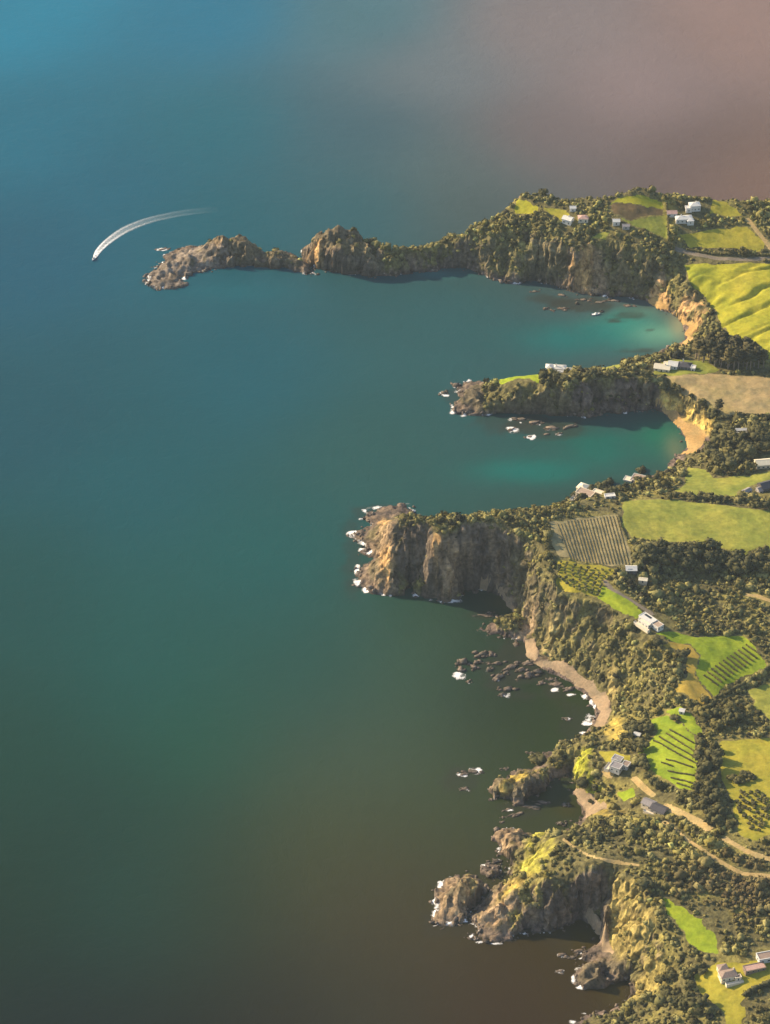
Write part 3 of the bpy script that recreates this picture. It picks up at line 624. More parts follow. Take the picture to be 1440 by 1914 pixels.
# ------------------------------------------------------------------ sea: base colour by place, glare tints included
WATER = [  # (px, py, base colour there, with window glare and sky sheen painted in)
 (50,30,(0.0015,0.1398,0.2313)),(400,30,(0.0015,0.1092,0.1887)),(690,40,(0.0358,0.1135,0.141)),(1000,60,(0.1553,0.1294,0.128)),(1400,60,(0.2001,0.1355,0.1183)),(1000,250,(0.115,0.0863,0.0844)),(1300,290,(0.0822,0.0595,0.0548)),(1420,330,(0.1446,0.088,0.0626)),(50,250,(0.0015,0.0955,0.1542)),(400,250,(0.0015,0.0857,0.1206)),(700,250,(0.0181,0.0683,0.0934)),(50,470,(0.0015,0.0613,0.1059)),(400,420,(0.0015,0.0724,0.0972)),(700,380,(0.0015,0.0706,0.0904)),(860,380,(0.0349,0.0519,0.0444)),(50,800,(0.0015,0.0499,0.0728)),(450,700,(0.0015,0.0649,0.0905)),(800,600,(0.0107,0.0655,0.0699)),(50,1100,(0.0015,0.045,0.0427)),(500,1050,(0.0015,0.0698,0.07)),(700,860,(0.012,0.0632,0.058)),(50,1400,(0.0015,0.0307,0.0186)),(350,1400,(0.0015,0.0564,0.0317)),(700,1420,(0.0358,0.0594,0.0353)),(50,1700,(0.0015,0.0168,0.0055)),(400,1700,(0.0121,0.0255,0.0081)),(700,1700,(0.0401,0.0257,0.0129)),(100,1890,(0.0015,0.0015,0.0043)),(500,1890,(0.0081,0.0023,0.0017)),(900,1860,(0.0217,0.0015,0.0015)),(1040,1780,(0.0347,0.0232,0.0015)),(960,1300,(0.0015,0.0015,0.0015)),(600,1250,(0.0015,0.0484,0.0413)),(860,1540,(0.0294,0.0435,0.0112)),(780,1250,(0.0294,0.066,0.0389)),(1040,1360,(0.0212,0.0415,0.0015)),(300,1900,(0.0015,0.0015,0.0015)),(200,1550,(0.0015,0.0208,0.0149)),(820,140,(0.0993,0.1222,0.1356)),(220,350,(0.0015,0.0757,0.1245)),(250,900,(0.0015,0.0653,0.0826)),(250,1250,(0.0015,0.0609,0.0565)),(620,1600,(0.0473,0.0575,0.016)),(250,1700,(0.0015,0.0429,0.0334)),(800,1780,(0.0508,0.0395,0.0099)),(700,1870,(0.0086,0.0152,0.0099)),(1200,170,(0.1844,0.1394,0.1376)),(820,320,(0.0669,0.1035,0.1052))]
SHALLOW = [(1180,610,60,30,(78,150,132),.9),(1120,630,110,26,(56,128,118),.7),(1230,625,50,22,(120,160,135),.9),(1060,635,100,30,(56,114,110),.5),(1130,840,120,40,(46,112,100),.8),(1000,880,110,26,(50,116,105),.7),(1240,820,45,40,(70,118,96),.8),(1200,585,30,10,(110,145,125),.6),
 (1262,840,16,26,(128,130,100),.8),(1268,610,14,24,(165,160,125),.7),(450,545,110,20,(60,114,118),.3),(830,512,60,8,(88,128,125),.6),(950,1125,40,22,(112,105,80),.8),(1070,1310,40,24,(82,84,62),.6),(1060,1510,26,18,(92,84,58),.8),(1090,1750,40,30,(96,86,66),.7),(1150,1860,26,22,(100,90,68),.7),(960,880,60,20,(58,120,110),.5)]
REEF = [(1010,800,75,22,.75),(1090,570,90,18,.8),(1030,560,60,14,.7),(1180,590,40,10,.7),(960,1240,80,60,.65),(1080,1350,40,60,.5),(1040,1290,40,30,.6),(980,1510,50,24,.6),(860,1450,40,30,.5),(700,1080,60,30,.4),(1050,1760,30,30,.4),(850,1720,70,40,.45),(300,525,45,16,.6),(900,1150,40,16,.6),
 (1200,655,50,5,.6),(1150,600,24,5,.8),(1215,618,12,3,.7),(1040,1450,60,40,.5),(660,1040,30,80,.5),(860,735,40,30,.5),(940,790,60,20,.5),(1090,780,60,6,.5),(700,955,60,16,.5)]
def lin(c):
    c = np.asarray(c, float) / 255.0
    return np.where(c <= 0.04045, c / 12.92, ((c + 0.055) / 1.055) ** 2.4)
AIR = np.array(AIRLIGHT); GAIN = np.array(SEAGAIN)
def water_base_colour(c): return np.clip((lin(c) - AIR) / GAIN, 0.002, 0.5)
def sea_axis(a, b, s, lo, hi, g):
    m = list(np.arange(a, b + s / 2, s)); d = s; v = m[0]; pre = []
    while v > lo: d *= g; v -= d; pre.append(v)
    d = s; v = m[-1]; post = []
    while v < hi: d *= g; v += d; post.append(v)
    return np.array(pre[::-1] + m + post)
wx = sea_axis(-600, 620, 4.0, -12000, 12000, 1.4); wy = sea_axis(1380, 3300, 4.0, -11000, 14000, 1.4)
WX, WY = np.meshgrid(wx, wy, indexing='ij')
qx, qy = to_px(np.clip(WX, -700, 700), np.clip(WY, 1380, 3300), 0.0)
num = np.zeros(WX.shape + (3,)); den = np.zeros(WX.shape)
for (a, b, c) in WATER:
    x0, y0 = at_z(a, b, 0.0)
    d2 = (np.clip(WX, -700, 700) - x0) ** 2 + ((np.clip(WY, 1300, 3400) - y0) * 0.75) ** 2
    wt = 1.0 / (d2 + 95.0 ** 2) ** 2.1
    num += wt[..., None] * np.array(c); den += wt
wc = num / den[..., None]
nz = fbm(WX, WY, 40, 3); nz2 = fbm(WX + 77, WY, 14, 3)
for (a, b, rx, ry, c, s) in SHALLOW:
    x0, y0 = at_z(a, b, 0.0); x1, y1 = at_z(a + rx, b - ry, 0.0)
    e = ((WX - x0) / (x1 - x0)) ** 2 + ((WY - y0) / (y1 - y0)) ** 2 + 0.5 * nz
    t = s * np.exp(-np.maximum(e, 0) * 1.1); wc = wc * (1 - t[..., None]) + water_base_colour(c) * t[..., None]
for (a, b, rx, ry, s) in REEF:
    x0, y0 = at_z(a, b, 0.0); x1, y1 = at_z(a + rx, b - ry, 0.0)
    e = np.sqrt(((WX - x0) / (x1 - x0)) ** 2 + ((WY - y0) / (y1 - y0)) ** 2) + 0.45 * nz + 0.5 * nz2
    t = s * np.clip((1.0 - e) / 0.45, 0, 1); t = t * t * (3 - 2 * t) * (0.8 + 0.3 * nz2)
    t = np.clip(t, 0, 1); wc = wc * (1 - t[..., None]) + np.array((0.030, 0.030, 0.022)) * t[..., None]
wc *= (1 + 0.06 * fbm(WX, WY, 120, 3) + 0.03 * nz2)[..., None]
m, n, b = new_mat('sea_water')
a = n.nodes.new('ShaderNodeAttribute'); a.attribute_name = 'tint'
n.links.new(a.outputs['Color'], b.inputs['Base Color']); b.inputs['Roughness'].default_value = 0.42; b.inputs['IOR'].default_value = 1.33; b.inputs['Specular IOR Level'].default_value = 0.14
t = noise_node(n, 0.075, 9, 0.68); t.inputs['Distortion'].default_value = 0.6; bump(n, b, t.outputs['Fac'], 2.4, 0.3)
wid = np.arange(WX.size).reshape(WX.shape)
wf = np.stack([wid[:-1, :-1], wid[1:, :-1], wid[1:, 1:], wid[:-1, 1:]], -1).reshape(-1, 4)
tag(link('sea', mesh_np('sea', np.stack([WX.ravel(), WY.ravel(), np.zeros(WX.size)], 1), wf, wc.reshape(-1, 3), True), m), 'calm teal sea, grey mauve and brown glare tints painted into its colour', 'sea', kind='structure')

# ------------------------------------------------------------------ haze over the whole place
if HAZE > 0:
    m = bpy.data.materials.new('haze_air'); m.use_nodes = True; n = m.node_tree; n.nodes.remove(n.nodes['Principled BSDF'])
    pv = n.nodes.new('ShaderNodeVolumePrincipled'); pv.inputs['Density'].default_value = HAZE; pv.inputs['Color'].default_value = (*HAZE_COL, 1)
    pv.inputs['Anisotropy'].default_value = 0.0
    n.links.new(pv.outputs[0], n.nodes['Material Output'].inputs['Volume'])
    hz = MB().box(-17000, 17000, -16000, 19000, -9, CAM_H + 60).build('haze', m); tag(hz, 'pale warm haze lying over sea and coast', 'haze', kind='stuff')
sc.cycles.volume_bounces = 0
# ------------------------------------------------------------------ foliage shapes
def ico(sub):
    import bmesh
    bm = bmesh.new(); bmesh.ops.create_icosphere(bm, subdivisions=sub, radius=1.0)
    v = np.array([q.co[:] for q in bm.verts]); f = np.array([[q.index for q in p.verts] for p in bm.faces]); bm.free()
    return v, f
ICO1 = ico(1); ICO2 = ico(2)
def lump(rng, ico_=ICO1, amp=0.32):
    v, f = ico_; r = 1 + amp * rng.standard_normal(len(v)).clip(-1.6, 1.6)
    return v * r[:, None], f
def leaves(rng, n, centre, rad, size):
    """n small triangles on the outside of a rounded mass"""
    d = rng.standard_normal((n, 3)); d[:, 2] = np.abs(d[:, 2]) * 0.9 - 0.25; d /= np.linalg.norm(d, axis=1)[:, None]
    c = np.asarray(centre) + d * np.asarray(rad) * rng.uniform(0.85, 1.18, (n, 1))
    a = rng.standard_normal((n, 3)); a /= np.linalg.norm(a, axis=1)[:, None]
    b = np.cross(a, d) + 0.3 * rng.standard_normal((n, 3)); b /= np.linalg.norm(b, axis=1)[:, None] + 1e-6
    s = size * rng.uniform(0.6, 1.4, (n, 1))
    v = np.stack([c + a * s, c - a * s * 0.5 + b * s, c - a * s * 0.5 - b * s], 1).reshape(-1, 3)
    return v, np.arange(3 * n).reshape(-1, 3)
def join(parts):
    vs_, fs_, o = [], [], 0
    for v, f in parts: vs_.append(v); fs_.append(f + o); o += len(v)
    return np.concatenate(vs_), np.concatenate(fs_)
def shrub_proto(rng, nl=26):
    ps = []
    for k in range(2):
        v, f = lump(rng, ICO1, 0.36); s = 0.86 if k == 0 else rng.uniform(0.5, 0.7); a = rng.uniform(0, 6.28); c = np.array([0, 0, 0.5]) if k == 0 else np.array([math.cos(a) * .6, math.sin(a) * .6, rng.uniform(0.3, 0.8)])
        ps.append((v * s * np.array([1, 1, 0.85]) + c, f)); ps.append(leaves(rng, nl // 2, c, (s, s, s * 0.9), 0.26))
    return join(ps)
def crown_proto(rng, lumps=6, nl=110, tall=1.0):
    ps = []
    for i in range(lumps):
        a = 6.28 * i / lumps + rng.uniform(-.4, .4); rr = rng.uniform(0.3, 0.6) if i else 0.0
        s = rng.uniform(0.42, 0.62); c = np.array([math.cos(a) * rr, math.sin(a) * rr, tall * rng.uniform(0.45, 1.15)])
        v, f = lump(rng); ps.append((v * s * np.array([1, 1, 0.9]) + c, f)); ps.append(leaves(rng, nl // lumps, c, (s, s, s), 0.17))
    return join(ps)

# ------------------------------------------------------------------ single trees
def tree_meshes(kind, rng):
    if kind == 'pine':
        ps = []
        for k in range(7):
            zc = 0.56 + 0.065 * k; r = 0.20 * (1 - 0.09 * k) * rng.uniform(0.75, 1.25); a = rng.uniform(0, 6.28); o = np.array([math.cos(a), math.sin(a), 0]) * 0.06
            v, f = lump(rng, ICO1, 0.38); c = np.array([0, 0, zc]) + o
            ps.append((v * np.array([r, r, 0.07]) + c, f)); ps.append(leaves(rng, 18, c, (r, r, 0.08), 0.05))
        cr = join(ps)
        tb = MB().tube([(0, 0, -0.05), (0.01, 0, 0.4), (0, 0.01, 0.95)], [0.030, 0.022, 0.006])
        for k in range(6):
            a = k * 1.9; z0 = 0.3 + 0.1 * k; tb.tube([(0, 0, z0), (0.13 * math.cos(a), 0.13 * math.sin(a), z0 + 0.05)], [0.008, 0.003], 4)
    else:
        lob = 7 if kind == 'broad' else 5
        cr = crown_proto(rng, lob, 150 if kind == 'broad' else 90, 1.0 if kind != 'round' else 0.9)
        s = 0.42 if kind == 'broad' else 0.5
        v = cr[0] * np.array([s * 1.08, s * 1.08, s]) + np.array([0, 0, 0.26 if kind == 'broad' else 0.16]); cr = (v, cr[1])
        tb = MB().tube([(0, 0, -0.06), (0.01, 0.0, 0.22), (0.0, 0.01, 0.5)], [0.045, 0.034, 0.018])
        for k in range(4):
            a = k * 1.57 + 0.4; tb.tube([(0, 0, 0.22 + 0.03 * k), (0.17 * math.cos(a), 0.17 * math.sin(a), 0.46)], [0.02, 0.008], 5)
    cm = mesh_np(kind + '_crown', *cr)
    tm = bpy.data.meshes.new(kind + '_trunk'); tm.from_pydata(tb.v, [], tb.f); tm.update(); tm.materials.append(M['pine_bark' if kind == 'pine' else 'bark'])
    return cm, tm
PROTO = {}
def proto(kind, mat):
    if (kind, mat) not in PROTO:
        L = []
        for i in range(5):
            c_, t_ = tree_meshes(kind, np.random.default_rng(100 * len(PROTO) + i)); c_.materials.append(M[mat]); L.append((c_, t_))
        PROTO[(kind, mat)] = L
    return PROTO[(kind, mat)]
def put_tree(name, kind, mat, x, y, h, wide, label, cat, group, i):
    cm, tm = proto(kind, mat)[i % 5]
    r = empty(name, (x, y, float(gh(x, y)) - 0.1), random.uniform(0, 6.28)); r.scale = (h * wide, h * wide, h)
    link('crown', cm, None, r); link('trunk', tm, None, r)
    return tag(r, label, cat, group)
taken = []
def scatter(poly_px, spacing, seed):
    rng = np.random.default_rng(seed); w_ = wpoly(poly_px, 0.5)
    x0, y0 = w_.min(0); x1, y1 = w_.max(0); out = []
    for i in range(int((x1 - x0) / spacing) + 1):
        for j in range(int((y1 - y0) / (spacing * 0.87)) + 1):
            x = x0 + (i + 0.5 * (j % 2)) * spacing + rng.uniform(-.3, .3) * spacing; y = y0 + j * spacing * 0.87 + rng.uniform(-.3, .3) * spacing
            if pip(np.array([x]), np.array([y]), w_)[0] and not any(math.hypot(x - a, y - b) < c for a, b, c in zip(KX, KY, KR)): out.append((x, y))
    rng.shuffle(out); return out
# groves whose trees can be told apart: (kind, leaf, spacing, height, width, max, label, group, polygon)
GROVES = [
 ('pine','pine',6.0,(18,25),1.25,46,'bare trunked pine','pine stand below the hillside paddock',[(1288,668),(1325,660),(1370,664),(1405,672),(1432,690),(1400,694),(1345,690)]),
 ('broad','leaf',8.0,(9,14),1.0,50,'rounded tree','grove behind the golden beach',[(1340,812),(1380,800),(1440,806),(1440,878),(1400,886),(1340,885),(1318,858)]),
 ('broad','leaf_dark',7.0,(10,15),0.95,52,'tall tree','gully wood below the pasture',[(1192,1040),(1230,1022),(1290,1028),(1340,1030),(1380,1046),(1440,1042),(1440,1075),(1380,1078),(1290,1072),(1200,1056)]),
 ('round','leaf_dark',5.2,(9,13),0.8,40,'dark tree','shelter belt right of the lime plot',[(1306,1400),(1330,1386),(1344,1420),(1340,1470),(1352,1540),(1330,1552),(1304,1500)]),
 ('round','leaf_dark',6.0,(6,9),1.0,30,'dark clifftop tree','tree line by the terraced houses',[(1050,926),(1100,905),(1150,888),(1190,880),(1250,885),(1250,905),(1210,912),(1150,935),(1120,938),(1060,945)]),
 ('broad','leaf_dark',7.5,(5,8),1.2,26,'spreading dark tree','brow of the second headland',[(1016,716),(1030,710),(1100,700),(1220,704),(1236,722),(1190,716),(1080,714),(1030,726)]),
 ('round','leaf_dark',8,(5,8),1.1,14,'dark tree','far rim beyond the white villa',[(940,706),(985,690),(1030,686),(1080,682),(1130,676),(1120,684),(1060,690),(1000,696),(960,704)]),
 ('round','leaf',7.0,(7,10),1.0,22,'pale topped tree','clump below the clipped hedge',[(1290,1322),(1330,1312),(1372,1318),(1386,1350),(1340,1366),(1310,1350)]),
 ('broad','leaf',7.5,(7,10),1.1,20,'leafy tree','trees between grey house and shrub rows',[(1160,1360),(1210,1345),(1225,1372),(1200,1398),(1212,1450),(1262,1488),(1240,1496),(1195,1440),(1175,1400)]),
 ('round','leaf',6.5,(6,9),1.1,20,'round bushy tree','slope seaward of the golden lawns',[(1240,1800),(1290,1822),(1310,1860),(1320,1890),(1270,1890),(1225,1870),(1222,1840)]),
 ('round','leaf',8.0,(8,12),1.0,22,'hazy tree','skyline of the far headland',[(955,372),(990,362),(1060,372),(1190,358),(1250,368),(1330,368),(1440,378),(1440,388),(1340,380),(1240,374),(1190,362),(1070,382),(985,374)]),
 ('round','leaf_dark',6.0,(6,9),1.0,16,'dark hedgerow tree','hedgerow above the pasture',[(1240,928),(1300,930),(1380,938),(1440,948),(1440,956),(1380,946),(1300,938),(1240,934)]),
 ('round','leaf_dark',6.0,(6,9),1.0,14,'dark tree','brink above the yellow beach cliff',[(1238,728),(1265,726),(1300,744),(1345,775),(1338,796),(1300,760),(1262,740)]),
]
ORD = ['first','second','third','fourth','fifth','sixth','seventh','eighth','ninth','tenth','eleventh','twelfth','thirteenth','fourteenth','fifteenth','sixteenth','seventeenth','eighteenth','nineteenth','twentieth','twenty-first','twenty-second','twenty-third','twenty-fourth','twenty-fifth']
def name_places(pts):
    """for every point: its row in depth (back, middle, front) and its count from the left in that row"""
    o = sorted(range(len(pts)), key=lambda i: -pts[i][1]); k = max(1, -(-len(pts) // 3)); out = [None] * len(pts)
    for r_, nm in enumerate(('back', 'middle', 'front')):
        for c_, i in enumerate(sorted(o[r_ * k:(r_ + 1) * k], key=lambda i: pts[i][0])): out[i] = (ORD[c_], nm)
    return out
tree_no = 0
for gi, (kind, mat, sp_, hr, wide, mx, lb, gr, pl) in enumerate(GROVES):
    pts = scatter(pl, sp_, 40 + gi)[:mx]; where = name_places(pts)
    for (x, y), (c_, r_) in zip(pts, where):
        if 'skyline' in gr: y += 3
        if 'villa' in gr:
            y += 4
            if float(gh(x, y)) < 9: continue
        h = random.uniform(*hr); tree_no += 1
        put_tree('pine_tree' if kind == 'pine' else 'tree', kind, mat, x, y, h, wide * random.uniform(0.85, 1.15), '%s %s from the left, %s of the %s' % (c_, lb, r_, gr), 'tree', gr, tree_no); taken.append((x, y, h * 0.35 * wide))
# single trees one can point at
for (px_, py_, kind, mat, h, wd, lb) in [
 (1343,774,'pine','pine',14,1.7,'lone pointed conifer at the corner of the brown field'),(1197,880,'round','leaf_dark',9,1.2,'big round tree beside the white rimmed house'),
 (1313,1820,'round','leaf_dark',6,1.2,'small dark round shrub on the lawn left of the brown roofed house'),(1105,1500,'round','leaf_dark',4,1.3,'dark bush standing on the pale little cove beach'),
 (1090,1468,'round','leaf_dark',9,1.4,'large dark round tree at the neck above the cove'),(1112,1476,'round','leaf_dark',6,1.3,'smaller dark round tree below the golden grass ridge'),
 (1205,1660,'round','leaf_dark',11,1.3,'large dark tree at the top of the golden gullied cliff'),(1262,1347,'round','leaf_dark',6,1.4,'dark tree in the green clearing below the white shed'),
 (1277,1228,'round','leaf_dark',9,1.4,'dark clump tree at the bend of the ochre earth tongue'),(1230,1208,'round','leaf_dark',8,1.2,'dark tree below the long white house'),
 (1002,1424,'round','leaf',9,1.6,'green bushy tree at the rocky neck of the islet'),(1290,1700,'round','leaf',4,1.2,'tiny shrub in the leaf shaped paddock')]:
    x, y, z = (float(q[0]) for q in ground(px_, py_)); tree_no += 1
    put_tree('tree', kind, mat, x, y, h, wd, lb, 'tree', None, tree_no); taken.append((x, y, h * 0.4))

# olive and orchard trees standing in rows
def row_points(a, b, sp_):
    x, y, z = ground([a[0], b[0]], [a[1], b[1]]); L = math.hypot(x[1] - x[0], y[1] - y[0]); k = max(2, int(L / sp_))
    return [(x[0] + (x[1] - x[0]) * t / k, y[0] + (y[1] - y[0]) * t / k) for t in range(k + 1)]
ol = [((1048,1054),(1140,1068)),((1046,1060),(1134,1075)),((1045,1066),(1130,1081)),((1044,1072),(1126,1087)),((1046,1079),(1124,1094)),((1052,1086),(1122,1100)),((1060,1093),(1120,1107)),((1072,1100),(1118,1113))]
for oi, (a, b) in enumerate(ol):
    for oj, (x, y) in enumerate(row_points(a, b, 5.4)):
        tree_no += 1; put_tree('olive_tree', 'round', 'leaf_olive', x + random.uniform(-.5, .5), y + random.uniform(-.5, .5), random.uniform(2.3, 3.4), 1.0, '%s olive tree from the sea in the %s row from the top' % (ORD[oj], ORD[oi]), 'olive tree', 'olive rows behind the great cliff', tree_no)
pts = scatter([(1372,1490),(1400,1478),(1440,1482),(1440,1545),(1420,1556),(1392,1545),(1378,1515)], 6.0, 91)
for (x, y), (c_, r_) in zip(pts, name_places(pts)):
    tree_no += 1; put_tree('orchard_tree', 'round', 'leaf', x, y, random.uniform(2.2, 4.0), 1.3, '%s low orchard tree from the left at the %s of the golden pasture orchard' % (c_, r_), 'orchard tree', 'orchard on the golden pasture', tree_no)
pts = scatter([(1360,1458),(1385,1446),(1412,1448),(1405,1462),(1370,1472)], 4.2, 92)
for (x, y), (c_, r_) in zip(pts, name_places(pts)):
    tree_no += 1; put_tree('shrub', 'round', 'leaf', x, y, random.uniform(3, 5.5), 1.2, '%s scrubby shrub from the left at the %s of the thicket above the orchard' % (c_, r_), 'shrub', 'thicket above the orchard', tree_no)

# hedges and planted rows
def strip(name, mat, pts_px, width, height, label, cat, group=None, step=None, gap=0.0, seed=0):
    p = dens(np.array(pts_px, float), 5.0); x, y, z = ground(p[:, 0], p[:, 1]); q = dens(np.stack([x, y], 1), step or width * 0.62)
    rng = np.random.default_rng(seed); ps = []
    ox, oy = q[0]; oz = float(gh(ox, oy))
    for (a, b) in q:
        if rng.random() < gap: continue
        s = rng.uniform(0.8, 1.2); v, f = lump(rng, ICO1, 0.28); hz_ = float(gh(a, b)) - oz
        c = np.array([a - ox + rng.normal() * width * .06, b - oy + rng.normal() * width * .06, hz_ + height * 0.48])
        ps.append((v * np.array([width * 0.52 * s, width * 0.52 * s, height * 0.52 * s]) + c, f)); ps.append(leaves(rng, 10, c, (width * .5, width * .5, height * .5), width * 0.16))
    o = link(name, mesh_np(name, *join(ps)), M[mat]); o.location = (ox, oy, oz)
    return tag(o, label, cat, group)
for i in range(19):
    tx = 1042 + i * 6.1; strip('vine_row', 'vine', [(tx, 975 - i * 0.6 + (4 if i < 3 else 0)), (tx + 24, 1044 + min(i, 8) * 1.2)], 0.7, 0.75, ORD[i] + ' vine row of the brown vineyard, counted from the sea side', 'vine row', 'brown vineyard', 0.6, 0.0, 200 + i)
sr = [((1252,1364),(1297,1390)),((1246,1371),(1302,1408)),((1233,1378),(1305,1420)),((1223,1385),(1304,1430)),((1246,1421),(1294,1436)),((1236,1427),(1258,1436)),((1248,1444),(1300,1452)),((1255,1456),(1299,1467)),((1266,1466),(1296,1476))]
for i, (a, b) in enumerate(sr): strip('shrub_row', 'leaf', [a, b], 1.25, 1.35, ORD[i] + ' slanting shrub row from the top of the lime green plot', 'shrub row', 'lime green plot rows', 0.85, 0.0, 240 + i)
for i in range(14):
    sx_, sy_ = 1316 + i * 7.2, 1264 - i * 5.4; strip('orchard_row', 'leaf', [(sx_, sy_), (sx_ + 26, sy_ + 20)], 1.4, 1.5, ORD[i] + ' short orchard row on the green slope, counted from the ochre earth', 'orchard row', 'green slope orchard rows', 0.95, 0.0, 260 + i)
strip('hedge', 'leaf', [(1336,1308),(1366,1293),(1398,1276),(1440,1248),(1480,1225)], 3.0, 3.2, 'clipped hedge along the foot of the green slope', 'hedge', None, None, 0.02, 280)
strip('hedge', 'leaf_dark', [(1345,784),(1395,779),(1440,780),(1600,782)], 3.2, 3.5, 'dark straight hedge closing the brown field above the grove', 'hedge', None, None, 0.03, 281)
strip('hedge', 'leaf_dark', [(1157,966),(1162,988),(1172,1008)], 1.4, 1.6, 'thin hedge between vineyard and wide green pasture', 'hedge', None, None, 0.05, 282)
strip('hedge', 'leaf', [(1285,468),(1340,476),(1440,478),(1600,474)], 2.4, 2.4, 'roadside hedge on the far headland above the hillside paddock', 'hedge', None, None, 0.2, 283)
strip('hedge', 'leaf_dark', [(1246,382),(1250,420),(1250,450)], 2.5, 3.0, 'dark hedge right of the dull green wedge of pasture', 'hedge', None, None, 0.1, 284)
strip('hedge', 'leaf_dark', [(1390,1862),(1410,1852),(1440,1838),(1500,1830)], 4.0, 4.0, 'curving shrub border at the corner of the golden lawns', 'hedge', None, None, 0.05, 285)

# ------------------------------------------------------------------ bush that reads as one mass
NPRO = 12; rng = np.random.default_rng(5)
protos = [shrub_proto(np.random.default_rng(900 + i), 30) for i in range(NPRO)]
sp_ = 3.85
bx, by = np.meshgrid(np.arange(-260, 620, sp_), np.arange(1400, 2700, sp_), indexing='ij')
bx = bx + rng.uniform(-.48, .48, bx.shape) * sp_; by = by + rng.uniform(-.48, .48, by.shape) * sp_
bx, by = bx.ravel(), by.ravel(); bz = gh(bx, by)
td = grid_h(bx, by, treed); cov = fbm(bx, by, 30, 3)
qx, qy = to_px(bx, by, bz)
ok = (rng.random(len(bx)) < td * np.clip(0.98 + 1.1 * cov, 0.3, 1)) & (bz > 2.5) & (qx > 200) & (qx < 1560) & (qy > 300) & (qy < 2010)
tk = np.array(taken)
bi = np.where(ok)[0]
dd = np.full(len(bi), 1e9)
for k in range(0, len(tk), 50):
    d = np.hypot(bx[bi][:, None] - tk[None, k:k + 50, 0], by[bi][:, None] - tk[None, k:k + 50, 1]) - tk[None, k:k + 50, 2] * 0.8
    dd = np.minimum(dd, d.min(1))
bi = bi[dd > 0]
bx, by, bz, qy, qx = bx[bi], by[bi], bz[bi], qy[bi], qx[bi]
big = fbm(bx + 33, by, 38, 3); sl_ = grid_h(bx, by, SL)
edge = grid_h(bx, by, calm)
rad = np.clip((1.95 + 1.2 * big) * np.exp(rng.normal(0, .36, len(bx))), 0.8, 5.2) * np.clip(1.15 - 0.18 * sl_, 0.7, 1.1) * (1 - 0.6 * np.clip(edge * 4, 0, 1))
tall = rng.uniform(0.75, 1.25, len(bx)) * np.clip(1.2 - 0.15 * sl_, 0.8, 1.2)
hue = np.clip(fbm(bx, by + 60, 50, 3) + rng.normal(0, .35, len(bx)), -1, 1)
tint = np.array((0.150, 0.134, 0.048))[None] * (1 + 0.5 * rng.normal(0, 1, len(bx)).clip(-1.5, 1.8))[:, None]
tint = tint + np.clip(hue, 0, 1)[:, None] * np.array((0.12, 0.10, 0.016)) + np.clip(-hue, 0, 1)[:, None] * np.array((-0.02, -0.012, -0.004))
brown = np.clip(1 - ((qx - 1380) / 170) ** 2 - ((qy - 1660) / 90) ** 2, 0, 1)[:, None]
tint = tint * (1 - .6 * brown) + np.array((0.135, 0.095, 0.045)) * .6 * brown
tint = np.clip(tint, 0.015, 0.3)
MASS = [('low bush covering the far headland and its shaded cliffs', qy < 600), ('scrub along the second headland and behind the two golden beaches', (qy >= 600) & (qy < 890)),
        ('bush over the third headland and the woods behind it', (qy >= 890) & (qy < 1150)), ('dense bush on the slope above the long shingle beach', (qy >= 1150) & (qy < 1530)), ('bush covering the near headland and gullies', qy >= 1530)]
pidx = rng.integers(0, NPRO, len(bx)); ang = rng.uniform(0, 6.28, len(bx))
for lb, msk in MASS:
    VV, FF, CC, off = [], [], [], 0
    for p in range(NPRO):
        s = np.where(msk & (pidx == p))[0]
        if not len(s): continue
        pv_, pf_ = protos[p]
        ca, sa = np.cos(ang[s])[:, None], np.sin(ang[s])[:, None]
        X = (pv_[None, :, 0] * ca - pv_[None, :, 1] * sa) * rad[s][:, None] + bx[s][:, None]
        Y = (pv_[None, :, 0] * sa + pv_[None, :, 1] * ca) * rad[s][:, None] + by[s][:, None]
        Z = pv_[None, :, 2] * (rad[s] * tall[s])[:, None] + bz[s][:, None] - 0.25 * rad[s][:, None]
        VV.append(np.stack([X, Y, Z], -1).reshape(-1, 3)); CC.append(np.repeat(tint[s], len(pv_), 0))
        FF.append((pf_[None] + (np.arange(len(s)) * len(pv_))[:, None, None]).reshape(-1, 3) + off); off += len(s) * len(pv_)
    tag(link('bush_canopy', mesh_np('bush_canopy', np.concatenate(VV), np.concatenate(FF), np.concatenate(CC)), M['bush']), lb, 'bush', 'native bush', 'stuff')
print('SHRUBS', len(bx), 'TREES', tree_no)
